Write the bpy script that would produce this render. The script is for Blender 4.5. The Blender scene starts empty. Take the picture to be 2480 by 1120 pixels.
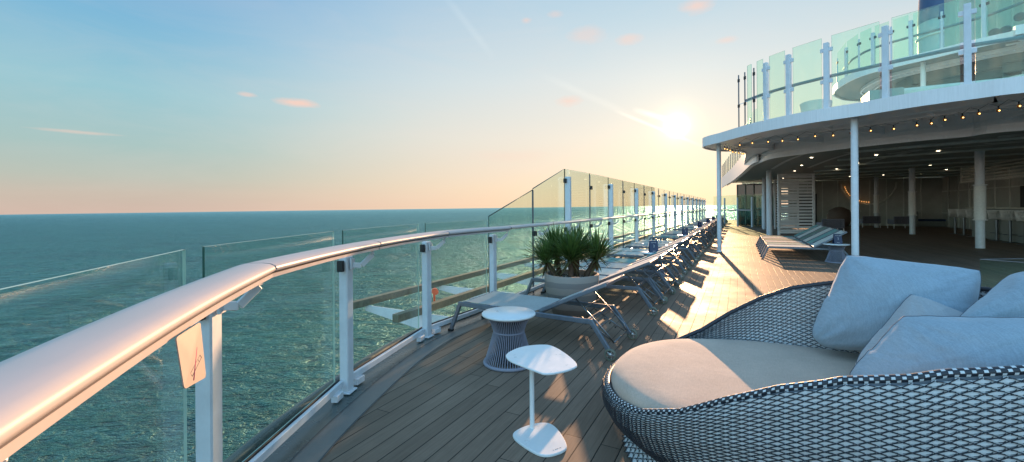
import bpy, math, random
from mathutils import Vector, Matrix, noise, Euler
random.seed(7)
R = math.radians
C = bpy.context.scene.collection
sc = bpy.context.scene

# ------------------------------------------------------------------ camera model
F = 1030.0; CX = 1240.0; CY = 503.0; H = 1.45; ROLL = R(0.4)
def ray(px, py):
    dx, dy = px-CX, CY-py
    return (dx*math.cos(ROLL)+dy*math.sin(ROLL), F, -dx*math.sin(ROLL)+dy*math.cos(ROLL))
def G(px, py, h=0.0):
    x, y, z = ray(px, py); t = (h-H)/z
    return (x*t, y*t)
def W(px, py, Z):
    x, y, z = ray(px, py); t = Z/y
    return Vector((x*t, Z, H+z*t))

A = R(28.1); SA, CA = math.sin(A), math.cos(A)
P4 = (-0.27, 5.93)
def to_ship(p):
    x, y = p[0]-P4[0], p[1]-P4[1]
    return (x*CA-y*SA, x*SA+y*CA)          # (o, s)
def ship(o, s):
    return (P4[0]+o*CA+s*SA, P4[1]-o*SA+s*CA)
def Gs(px, py, h=0.0): return to_ship(G(px, py, h))

# ------------------------------------------------------------------ materials
def new_mat(name):
    m = bpy.data.materials.new(name); m.use_nodes = True
    nt = m.node_tree; nt.nodes.clear()
    out = nt.nodes.new('ShaderNodeOutputMaterial')
    return m, nt, out
def N(nt, t, **kw):
    n = nt.nodes.new(t)
    for k, v in kw.items():
        if k.startswith('i_'):
            key = k[2:]
            n.inputs[int(key) if key.isdigit() else key.replace('_', ' ')].default_value = v
        else: setattr(n, k, v)
    return n
def L(nt, a, b): nt.links.new(a, b)
def c4(c): return (c[0], c[1], c[2], 1.0)

def paint(name, col, rough=0.45, metal=0.0, var=0.12, scale=6.0, bump=0.0, bscale=60, spec=0.5, coat=0.0, sheen=0.0, streak=None):
    m, nt, out = new_mat(name)
    b = N(nt, 'ShaderNodeBsdfPrincipled')
    tc = N(nt, 'ShaderNodeTexCoord')
    mp = N(nt, 'ShaderNodeMapping')
    if streak: mp.inputs['Scale'].default_value = streak
    L(nt, tc.outputs['Object'], mp.inputs['Vector'])
    nz = N(nt, 'ShaderNodeTexNoise', i_Scale=scale, i_Detail=6.0, i_Roughness=0.65)
    L(nt, mp.outputs['Vector'], nz.inputs['Vector'])
    mr = N(nt, 'ShaderNodeMapRange', i_1=0.3, i_2=0.7, i_3=1-var, i_4=1+var*0.6)
    L(nt, nz.outputs['Fac'], mr.inputs['Value'])
    mx = N(nt, 'ShaderNodeVectorMath', operation='SCALE'); mx.inputs[0].default_value = col
    L(nt, mr.outputs['Result'], mx.inputs['Scale'])
    L(nt, mx.outputs['Vector'], b.inputs['Base Color'])
    r2 = N(nt, 'ShaderNodeMapRange', i_1=0.3, i_2=0.7, i_3=max(0.02, rough-0.08), i_4=min(1, rough+0.1))
    L(nt, nz.outputs['Fac'], r2.inputs['Value']); L(nt, r2.outputs['Result'], b.inputs['Roughness'])
    b.inputs['Metallic'].default_value = metal
    b.inputs['Specular IOR Level'].default_value = spec
    b.inputs['Coat Weight'].default_value = coat
    b.inputs['Sheen Weight'].default_value = sheen
    if bump:
        n2 = N(nt, 'ShaderNodeTexNoise', i_Scale=bscale, i_Detail=4.0)
        L(nt, mp.outputs['Vector'], n2.inputs['Vector'])
        bp = N(nt, 'ShaderNodeBump', i_Strength=bump, i_Distance=0.002)
        L(nt, n2.outputs['Fac'], bp.inputs['Height']); L(nt, bp.outputs['Normal'], b.inputs['Normal'])
    L(nt, b.outputs[0], out.inputs[0])
    return m

def glass(name, tint=(0.90, 0.975, 0.93), rough=0.0, gl=1.0, haze=0.007):
    m, nt, out = new_mat(name)
    tr = N(nt, 'ShaderNodeBsdfTransparent'); tr.inputs[0].default_value = c4(tint)
    g = N(nt, 'ShaderNodeBsdfGlossy'); g.inputs['Color'].default_value = (1, 1, 1, 1); g.inputs['Roughness'].default_value = rough
    lw = N(nt, 'ShaderNodeLayerWeight'); p5 = N(nt, 'ShaderNodeMath', operation='POWER'); p5.inputs[1].default_value = 5.0
    L(nt, lw.outputs['Facing'], p5.inputs[0])
    mu = N(nt, 'ShaderNodeMath', operation='MULTIPLY_ADD'); mu.inputs[1].default_value = 0.75*gl; mu.inputs[2].default_value = 0.03*gl
    L(nt, p5.outputs[0], mu.inputs[0])
    mix = N(nt, 'ShaderNodeMixShader'); L(nt, mu.outputs[0], mix.inputs[0])
    L(nt, tr.outputs[0], mix.inputs[1]); L(nt, g.outputs[0], mix.inputs[2])
    # salt and dust film
    tc = N(nt, 'ShaderNodeTexCoord'); mp = N(nt, 'ShaderNodeMapping'); mp.inputs['Scale'].default_value = (2, 2, 0.8)
    L(nt, tc.outputs['Object'], mp.inputs['Vector'])
    nz = N(nt, 'ShaderNodeTexNoise', i_Scale=2.0, i_Detail=8.0, i_Roughness=0.7)
    L(nt, mp.outputs['Vector'], nz.inputs['Vector'])
    mr = N(nt, 'ShaderNodeMapRange', i_1=0.45, i_2=0.8, i_3=haze*0.3, i_4=haze*3)
    L(nt, nz.outputs['Fac'], mr.inputs['Value'])
    df = N(nt, 'ShaderNodeBsdfTranslucent'); df.inputs['Color'].default_value = (0.85, 0.9, 0.8, 1)
    m2 = N(nt, 'ShaderNodeMixShader'); L(nt, mr.outputs['Result'], m2.inputs[0])
    L(nt, mix.outputs[0], m2.inputs[1]); L(nt, df.outputs[0], m2.inputs[2])
    L(nt, m2.outputs[0], out.inputs[0])
    return m

def emit(name, col, s):
    m, nt, out = new_mat(name)
    e = N(nt, 'ShaderNodeEmission', i_Strength=s); e.inputs[0].default_value = c4(col)
    L(nt, e.outputs[0], out.inputs[0]); return m

def fabric(name, col, col2=None, scale=350, bump=0.35, sheen=0.25, wr=0.0, stripes=None, trans=0.0):
    m, nt, out = new_mat(name)
    b = N(nt, 'ShaderNodeBsdfPrincipled', i_Roughness=0.9)
    b.inputs['Specular IOR Level'].default_value = 0.15
    b.inputs['Sheen Weight'].default_value = sheen
    tc = N(nt, 'ShaderNodeTexCoord')
    w1 = N(nt, 'ShaderNodeTexNoise', i_Scale=scale, i_Detail=2.0)
    mp = N(nt, 'ShaderNodeMapping'); mp.inputs['Scale'].default_value = (1, 0.12, 0.12)
    mpb = N(nt, 'ShaderNodeMapping'); mpb.inputs['Scale'].default_value = (0.12, 1, 1)
    L(nt, tc.outputs['Object'], mp.inputs['Vector']); L(nt, tc.outputs['Object'], mpb.inputs['Vector'])
    L(nt, mp.outputs[0], w1.inputs['Vector'])
    w2 = N(nt, 'ShaderNodeTexNoise', i_Scale=scale, i_Detail=2.0); L(nt, mpb.outputs[0], w2.inputs['Vector'])
    ad = N(nt, 'ShaderNodeMath', operation='ADD'); L(nt, w1.outputs['Fac'], ad.inputs[0]); L(nt, w2.outputs['Fac'], ad.inputs[1])
    mr = N(nt, 'ShaderNodeMapRange', i_1=0.7, i_2=1.3, i_3=0.86, i_4=1.08); L(nt, ad.outputs[0], mr.inputs['Value'])
    big = N(nt, 'ShaderNodeTexNoise', i_Scale=4.0, i_Detail=5.0); L(nt, tc.outputs['Object'], big.inputs['Vector'])
    mb = N(nt, 'ShaderNodeMapRange', i_1=0.3, i_2=0.7, i_3=0.9, i_4=1.06); L(nt, big.outputs['Fac'], mb.inputs['Value'])
    mu = N(nt, 'ShaderNodeMath', operation='MULTIPLY'); L(nt, mr.outputs[0], mu.inputs[0]); L(nt, mb.outputs[0], mu.inputs[1])
    mx = N(nt, 'ShaderNodeVectorMath', operation='SCALE'); mx.inputs[0].default_value = col; L(nt, mu.outputs[0], mx.inputs['Scale'])
    L(nt, mx.outputs[0], b.inputs['Base Color'])
    bp = N(nt, 'ShaderNodeBump', i_Strength=bump, i_Distance=0.001); L(nt, ad.outputs[0], bp.inputs['Height'])
    if wr:
        wn = N(nt, 'ShaderNodeTexNoise', i_Scale=7.0, i_Detail=3.0, i_Distortion=1.2)
        mpw = N(nt, 'ShaderNodeMapping'); mpw.inputs['Scale'].default_value = (1, 1, 2.2); mpw.inputs['Rotation'].default_value = (0.4, 0.3, 0.2)
        L(nt, tc.outputs['Object'], mpw.inputs['Vector']); L(nt, mpw.outputs[0], wn.inputs['Vector'])
        b2 = N(nt, 'ShaderNodeBump', i_Strength=wr, i_Distance=0.03); L(nt, wn.outputs['Fac'], b2.inputs['Height'])
        L(nt, bp.outputs[0], b2.inputs['Normal']); L(nt, b2.outputs[0], b.inputs['Normal'])
    else: L(nt, bp.outputs[0], b.inputs['Normal'])
    if trans:
        t = N(nt, 'ShaderNodeBsdfTranslucent'); L(nt, mx.outputs[0], t.inputs[0])
        ms = N(nt, 'ShaderNodeMixShader'); ms.inputs[0].default_value = trans
        L(nt, b.outputs[0], ms.inputs[1]); L(nt, t.outputs[0], ms.inputs[2]); L(nt, ms.outputs[0], out.inputs[0])
    else: L(nt, b.outputs[0], out.inputs[0])
    return m

M = {}
M['white'] = paint('white_paint', (0.80, 0.81, 0.82), 0.35, var=0.08, scale=3)
M['white_tex'] = paint('white_paint_streaked', (0.78, 0.80, 0.82), 0.38, var=0.08, scale=5, streak=(6, 6, 0.35))
M['rail'] = paint('pinkish_white_handrail', (0.47, 0.435, 0.43), 0.42, var=0.05, scale=3, spec=0.35, bump=0.12, bscale=14)
M['pole'] = paint('post_paint', (0.68, 0.73, 0.78), 0.4, var=0.1, scale=8)
M['dark'] = paint('black_rubber', (0.012, 0.013, 0.015), 0.5)
M['seam'] = paint('dark_seam', (0.05, 0.055, 0.06), 0.6)
M['chrome'] = paint('brushed_steel', (0.20, 0.22, 0.24), 0.38, metal=1.0, var=0.1, scale=20)
M['alu'] = paint('grey_aluminium', (0.16, 0.19, 0.23), 0.38, metal=0.35, var=0.12, scale=15)
M['alu_d'] = paint('dark_aluminium', (0.09, 0.11, 0.14), 0.4, metal=0.4, var=0.12, scale=15)
M['waterway'] = paint('green_waterway_paint', (0.085, 0.105, 0.10), 0.28, var=0.25, scale=4, bump=0.25, bscale=90)
M['margin'] = paint('margin_board', (0.15, 0.14, 0.13), 0.42, var=0.25, scale=3.5, bump=0.2, bscale=60)
M['pane'] = glass('clear_green_glass')
M['pane2'] = glass('green_tinted_glass', tint=(0.83, 0.955, 0.895), haze=0.012)
M['pane_low'] = glass('near_clear_glass', tint=(0.92, 0.965, 0.94), haze=0.003, gl=0.8)
M['edge'] = paint('dark_green_glass_edge', (0.02, 0.07, 0.05), 0.2)
M['edge_l'] = paint('pale_green_glass_edge', (0.45, 0.6, 0.5), 0.15)
M['beam'] = paint('weathered_beam', (0.20, 0.18, 0.12), 0.6, var=0.4, scale=10, bump=0.4, bscale=40)
M['tyre'] = paint('grey_green_tyre', (0.16, 0.18, 0.14), 0.6)
M['hub'] = paint('bright_hub', (0.5, 0.52, 0.52), 0.42, metal=1.0)
M['orange'] = paint('orange_paint', (0.75, 0.12, 0.04), 0.45)
M['pot'] = None
M['soil'] = paint('gravel', (0.06, 0.055, 0.05), 0.9, var=0.7, scale=70, bump=1.0, bscale=90)
M['stone'] = paint('white_pebble', (0.5, 0.48, 0.44), 0.8, var=0.3, scale=40)
M['leaf'] = paint('spiky_leaf', (0.085, 0.150, 0.035), 0.40, var=0.5, scale=9)
M['leaf2'] = paint('dry_leaf', (0.12, 0.105, 0.04), 0.7, var=0.4, scale=9)
M['trunk'] = paint('yucca_bark', (0.095, 0.065, 0.045), 0.9, var=0.5, scale=30, bump=1.0, bscale=60)
M['cord'] = paint('grey_cord', (0.25, 0.26, 0.33), 0.6, var=0.1, scale=20)
M['cord_w'] = paint('white_cord', (0.82, 0.82, 0.80), 0.6, var=0.1, scale=20)
M['ttop'] = paint('white_table_top', (0.72, 0.76, 0.78), 0.32, var=0.06, scale=8)
M['sling'] = fabric('light_sling', (0.66, 0.68, 0.64), scale=220, trans=0.25)
M['sling_d'] = fabric('grey_sling', (0.46, 0.50, 0.50), scale=220, trans=0.25)
M['sling_t'] = fabric('teal_sling', (0.10, 0.36, 0.36), scale=220, trans=0.25)
M['sling_g'] = fabric('green_sling', (0.08, 0.20, 0.17), scale=220, trans=0.25)
M['sling_w'] = fabric('white_sling', (0.68, 0.74, 0.72), scale=220, trans=0.25)
M['cushion'] = fabric('beige_seat_fabric', (0.50, 0.385, 0.305), scale=260, wr=0.05)
M['pillow'] = fabric('pale_blue_pillow', (0.30, 0.39, 0.465), scale=240, wr=0.10, bump=0.2)
M['pillow2'] = fabric('grey_pillow', (0.36, 0.385, 0.41), scale=240, wr=0.10, bump=0.2)
M['strip'] = paint('white_woven_strip', (0.62, 0.66, 0.69), 0.45, var=0.1, scale=25, bump=0.2, bscale=150)
M['dcord'] = paint('navy_woven_cord', (0.018, 0.024, 0.036), 0.45, var=0.2, scale=40)
M['backing'] = paint('weave_backing', (0.13, 0.155, 0.185), 0.9)  # even dark grey-blue sheet seen through the weave gaps
M['navy'] = paint('navy_card', (0.012, 0.025, 0.075), 0.4)
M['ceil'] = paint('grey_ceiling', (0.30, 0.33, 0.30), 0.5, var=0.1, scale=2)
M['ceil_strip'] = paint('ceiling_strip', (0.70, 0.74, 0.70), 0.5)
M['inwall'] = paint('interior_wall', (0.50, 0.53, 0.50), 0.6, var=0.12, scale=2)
M['inwall_d2'] = paint('dark_grey_green_panel', (0.17, 0.20, 0.19), 0.5, var=0.15, scale=2)  # even dark grey-green of the upper roof slab and wall band
M['inwall_d'] = paint('interior_dark_wall', (0.05, 0.055, 0.06), 0.5, var=0.2, scale=2)
M['counter'] = paint('bar_front', (0.26, 0.29, 0.28), 0.5)
M['cream'] = paint('cream_cushion', (0.66, 0.66, 0.60), 0.85)
M['blue_seat'] = paint('blue_seat', (0.02, 0.05, 0.13), 0.8)
M['rattan'] = paint('brown_rattan', (0.13, 0.09, 0.07), 0.7, var=0.5, scale=60, bump=0.8, bscale=90)
M['bulb'] = emit('glowing_bulb', (1.0, 0.50, 0.14), 6.0)
M['bulb_dim'] = emit('dim_bulb', (1.0, 0.42, 0.12), 2.5)
M['spot'] = emit('ceiling_spot', (1.0, 0.80, 0.55), 16.0)
M['lamp_glass'] = paint('amber_lamp_glass', (0.45, 0.16, 0.03), 0.15)
M['darkglass'] = paint('dark_window_glass', (0.015, 0.035, 0.035), 0.06, spec=0.8)
M['funnel_blue'] = paint('blue_funnel_paint', (0.05, 0.10, 0.20), 0.35)
M['funnel_white'] = paint('pale_funnel_paint', (0.42, 0.52, 0.56), 0.35)
M['tarp'] = paint('pale_green_wall', (0.52, 0.60, 0.54), 0.6, var=0.35, scale=0.8, bump=0.5, bscale=3, streak=(1.5, 1.5, 0.3))
M['sign'] = paint('cream_card', (0.34, 0.27, 0.235), 0.6, var=0.04)
M['red'] = paint('red_line', (0.60, 0.02, 0.12), 0.5)
M['grey_line'] = paint('grey_line', (0.10, 0.09, 0.09), 0.5)
M['green_floor'] = paint('upper_deck_floor', (0.10, 0.11, 0.10), 0.6)

# striped pot
m, nt, out = new_mat('banded_stone_pot'); M['pot'] = m
b = N(nt, 'ShaderNodeBsdfPrincipled', i_Roughness=0.8)
tc = N(nt, 'ShaderNodeTexCoord'); sx = N(nt, 'ShaderNodeSeparateXYZ'); L(nt, tc.outputs['Object'], sx.inputs[0])
nz = N(nt, 'ShaderNodeTexNoise', i_Scale=3.0, i_Detail=6.0); L(nt, tc.outputs['Object'], nz.inputs['Vector'])
ma = N(nt, 'ShaderNodeMath', operation='MULTIPLY_ADD'); L(nt, nz.outputs['Fac'], ma.inputs[0]); ma.inputs[1].default_value = 0.06; L(nt, sx.outputs['Z'], ma.inputs[2])
cr = N(nt, 'ShaderNodeValToRGB'); L(nt, ma.outputs[0], cr.inputs[0]); cr.color_ramp.interpolation = 'CONSTANT'
e = cr.color_ramp.elements; e[0].position = 0; e[0].color = (0.15, 0.13, 0.12, 1); e[1].position = 0.17; e[1].color = (0.23, 0.20, 0.18, 1)
for p, c in ((0.28, (0.17, 0.155, 0.145, 1)), (0.36, (0.27, 0.235, 0.21, 1)), (0.45, (0.20, 0.18, 0.17, 1)), (0.52, (0.31, 0.27, 0.24, 1))):
    q = e.new(p); q.color = c
L(nt, cr.outputs[0], b.inputs['Base Color'])
bp = N(nt, 'ShaderNodeBump', i_Strength=0.3, i_Distance=0.003); n3 = N(nt, 'ShaderNodeTexNoise', i_Scale=60.0); L(nt, tc.outputs['Object'], n3.inputs['Vector'])
L(nt, n3.outputs['Fac'], bp.inputs['Height']); L(nt, bp.outputs[0], b.inputs['Normal']); L(nt, b.outputs[0], out.inputs[0])

# decking: composite planks along local Y
def plank_mat(name, base, dark, pw=0.12, rough=0.42):
    m, nt, out = new_mat(name)
    b = N(nt, 'ShaderNodeBsdfPrincipled'); b.inputs['Specular IOR Level'].default_value = 0.16; tc = N(nt, 'ShaderNodeTexCoord')
    sp = N(nt, 'ShaderNodeSeparateXYZ'); L(nt, tc.outputs['Object'], sp.inputs[0])
    dv = N(nt, 'ShaderNodeMath', operation='DIVIDE'); dv.inputs[1].default_value = pw; L(nt, sp.outputs['X'], dv.inputs[0])
    fl = N(nt, 'ShaderNodeMath', operation='FLOOR'); L(nt, dv.outputs[0], fl.inputs[0])
    frc = N(nt, 'ShaderNodeMath', operation='FRACT'); L(nt, dv.outputs[0], frc.inputs[0])
    wn = N(nt, 'ShaderNodeTexWhiteNoise', noise_dimensions='1D'); L(nt, fl.outputs[0], wn.inputs['W'])
    # butt joints
    ys = N(nt, 'ShaderNodeMath', operation='MULTIPLY_ADD'); L(nt, wn.outputs['Value'], ys.inputs[0]); ys.inputs[1].default_value = 3.1; L(nt, sp.outputs['Y'], ys.inputs[2])
    yd = N(nt, 'ShaderNodeMath', operation='DIVIDE'); yd.inputs[1].default_value = 3.1; L(nt, ys.outputs[0], yd.inputs[0])
    yf = N(nt, 'ShaderNodeMath', operation='FRACT'); L(nt, yd.outputs[0], yf.inputs[0])
    yfl = N(nt, 'ShaderNodeMath', operation='FLOOR'); L(nt, yd.outputs[0], yfl.inputs[0])
    jn = N(nt, 'ShaderNodeMath', operation='LESS_THAN'); L(nt, yf.outputs[0], jn.inputs[0]); jn.inputs[1].default_value = 0.0016
    cxyz = N(nt, 'ShaderNodeCombineXYZ'); L(nt, fl.outputs[0], cxyz.inputs[0]); L(nt, yfl.outputs[0], cxyz.inputs[1])
    wn2 = N(nt, 'ShaderNodeTexWhiteNoise', noise_dimensions='2D'); L(nt, cxyz.outputs[0], wn2.inputs['Vector'])
    # seam
    a1 = N(nt, 'ShaderNodeMath', operation='SUBTRACT'); L(nt, frc.outputs[0], a1.inputs[0]); a1.inputs[1].default_value = 0.5
    ab = N(nt, 'ShaderNodeMath', operation='ABSOLUTE'); L(nt, a1.outputs[0], ab.inputs[0])
    sm = N(nt, 'ShaderNodeMapRange', i_1=0.465, i_2=0.487, i_3=0.0, i_4=1.0); L(nt, ab.outputs[0], sm.inputs['Value'])
    mxm = N(nt, 'ShaderNodeMath', operation='MAXIMUM'); L(nt, sm.outputs[0], mxm.inputs[0]); L(nt, jn.outputs[0], mxm.inputs[1])
    # grain and wear
    mp = N(nt, 'ShaderNodeMapping'); mp.inputs['Scale'].default_value = (90, 3.0, 1); L(nt, tc.outputs['Object'], mp.inputs[0])
    gr = N(nt, 'ShaderNodeTexNoise', i_Scale=1.0, i_Detail=5.0, i_Roughness=0.6); L(nt, mp.outputs[0], gr.inputs['Vector'])
    bg = N(nt, 'ShaderNodeTexNoise', i_Scale=1.1, i_Detail=7.0, i_Roughness=0.65); L(nt, tc.outputs['Object'], bg.inputs['Vector'])
    g1 = N(nt, 'ShaderNodeMapRange', i_1=0.3, i_2=0.7, i_3=0.82, i_4=1.15); L(nt, gr.outputs['Fac'], g1.inputs['Value'])
    g2 = N(nt, 'ShaderNodeMapRange', i_1=0.3, i_2=0.7, i_3=0.78, i_4=1.2); L(nt, bg.outputs['Fac'], g2.inputs['Value'])
    g3 = N(nt, 'ShaderNodeMapRange', i_1=0.0, i_2=1.0, i_3=0.86, i_4=1.12); L(nt, wn2.outputs['Value'], g3.inputs['Value'])
    m1 = N(nt, 'ShaderNodeMath', operation='MULTIPLY'); L(nt, g1.outputs[0], m1.inputs[0]); L(nt, g2.outputs[0], m1.inputs[1])
    m2 = N(nt, 'ShaderNodeMath', operation='MULTIPLY'); L(nt, m1.outputs[0], m2.inputs[0]); L(nt, g3.outputs[0], m2.inputs[1])
    col = N(nt, 'ShaderNodeVectorMath', operation='SCALE'); col.inputs[0].default_value = base; L(nt, m2.outputs[0], col.inputs['Scale'])
    mix = N(nt, 'ShaderNodeMix', data_type='RGBA'); L(nt, mxm.outputs[0], mix.inputs[0]); L(nt, col.outputs[0], mix.inputs[6]); mix.inputs[7].default_value = c4(dark)
    L(nt, mix.outputs[2], b.inputs['Base Color'])
    rr = N(nt, 'ShaderNodeMapRange', i_1=0.3, i_2=0.7, i_3=rough-0.1, i_4=rough+0.14); L(nt, bg.outputs['Fac'], rr.inputs['Value'])
    L(nt, rr.outputs[0], b.inputs['Roughness'])
    hh = N(nt, 'ShaderNodeMath', operation='MULTIPLY_ADD'); L(nt, mxm.outputs[0], hh.inputs[0]); hh.inputs[1].default_value = -1.5
    gg = N(nt, 'ShaderNodeMath', operation='MULTIPLY'); L(nt, gr.outputs['Fac'], gg.inputs[0]); gg.inputs[1].default_value = 0.35; L(nt, gg.outputs[0], hh.inputs[2])
    bp = N(nt, 'ShaderNodeBump', i_Strength=0.55, i_Distance=0.004); L(nt, hh.outputs[0], bp.inputs['Height'])
    L(nt, bp.outputs[0], b.inputs['Normal']); L(nt, b.outputs[0], out.inputs[0])
    return m
M['deck'] = plank_mat('composite_decking', (0.200, 0.148, 0.112), (0.006, 0.012, 0.014), rough=0.62)

# sea
m, nt, out = new_mat('sea_water'); M['sea'] = m
tc = N(nt, 'ShaderNodeTexCoord')
mp = N(nt, 'ShaderNodeMapping'); mp.inputs['Scale'].default_value = (0.48, 1.0, 1); mp.inputs['Rotation'].default_value = (0, 0, R(14))
L(nt, tc.outputs['Object'], mp.inputs[0])
def ridge(scale, det, rough, dist):
    n_ = N(nt, 'ShaderNodeTexNoise', i_Scale=scale, i_Detail=det, i_Roughness=rough, i_Distortion=dist); L(nt, mp.outputs[0], n_.inputs['Vector'])
    q1 = N(nt, 'ShaderNodeMath', operation='MULTIPLY_ADD'); L(nt, n_.outputs['Fac'], q1.inputs[0]); q1.inputs[1].default_value = 2.0; q1.inputs[2].default_value = -1.0
    q2 = N(nt, 'ShaderNodeMath', operation='ABSOLUTE'); L(nt, q1.outputs[0], q2.inputs[0])
    q3 = N(nt, 'ShaderNodeMath', operation='SUBTRACT'); q3.inputs[0].default_value = 1.0; L(nt, q2.outputs[0], q3.inputs[1]); return q3
hs = []
big = N(nt, 'ShaderNodeTexNoise', i_Scale=0.03, i_Detail=4.0, i_Roughness=0.55, i_Distortion=0.5); L(nt, mp.outputs[0], big.inputs['Vector'])
r1_ = ridge(0.20, 6.0, 0.62, 0.5); r2_ = ridge(0.62, 4.0, 0.6, 0.4)
for src, w_ in ((big.outputs['Fac'], 2.6), (r1_.outputs[0], 1.7), (r2_.outputs[0], 0.7)):
    k = N(nt, 'ShaderNodeMath', operation='MULTIPLY'); L(nt, src, k.inputs[0]); k.inputs[1].default_value = w_; hs.append(k)
a_ = N(nt, 'ShaderNodeMath', operation='ADD'); L(nt, hs[0].outputs[0], a_.inputs[0]); L(nt, hs[1].outputs[0], a_.inputs[1])
a2 = N(nt, 'ShaderNodeMath', operation='ADD'); L(nt, a_.outputs[0], a2.inputs[0]); L(nt, hs[2].outputs[0], a2.inputs[1])
bp = N(nt, 'ShaderNodeBump', i_Strength=1.0, i_Distance=1.35); L(nt, a2.outputs[0], bp.inputs['Height'])
pk = N(nt, 'ShaderNodeMath', operation='MULTIPLY'); L(nt, r1_.outputs[0], pk.inputs[0]); L(nt, r2_.outputs[0], pk.inputs[1])
pk2 = N(nt, 'ShaderNodeMath', operation='MULTIPLY_ADD'); L(nt, big.outputs['Fac'], pk2.inputs[0]); pk2.inputs[1].default_value = 0.8; L(nt, pk.outputs[0], pk2.inputs[2])
mr = N(nt, 'ShaderNodeMapRange', i_1=0.95, i_2=1.38, i_3=0.0, i_4=1.0); L(nt, pk2.outputs[0], mr.inputs['Value'])
mix = N(nt, 'ShaderNodeMix', data_type='RGBA'); L(nt, mr.outputs[0], mix.inputs[0]); mix.inputs[6].default_value = (0.001, 0.008, 0.012, 1); mix.inputs[7].default_value = (0.017, 0.110, 0.085, 1)  # ripple light and shade painted into the diffuse colour: pale crests, dark troughs
df = N(nt, 'ShaderNodeBsdfDiffuse'); L(nt, mix.outputs[2], df.inputs[0])
gl = N(nt, 'ShaderNodeBsdfGlossy', i_Roughness=0.40); gl.inputs['Color'].default_value = (0.44, 0.78, 0.83, 1); L(nt, bp.outputs[0], gl.inputs['Normal']); L(nt, bp.outputs[0], df.inputs['Normal'])
# wave facets seen at a grazing angle lean towards the viewer, so reflectance saturates below the flat-water value
lw = N(nt, 'ShaderNodeLayerWeight'); L(nt, bp.outputs[0], lw.inputs['Normal'])
p5 = N(nt, 'ShaderNodeMath', operation='POWER'); p5.inputs[1].default_value = 3.0; L(nt, lw.outputs['Facing'], p5.inputs[0])
mu = N(nt, 'ShaderNodeMath', operation='MULTIPLY_ADD'); mu.inputs[1].default_value = 0.75; mu.inputs[2].default_value = 0.015; L(nt, p5.outputs[0], mu.inputs[0])
ms = N(nt, 'ShaderNodeMixShader'); L(nt, mu.outputs[0], ms.inputs[0]); L(nt, df.outputs[0], ms.inputs[1]); L(nt, gl.outputs[0], ms.inputs[2])
L(nt, ms.outputs[0], out.inputs[0])

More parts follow.
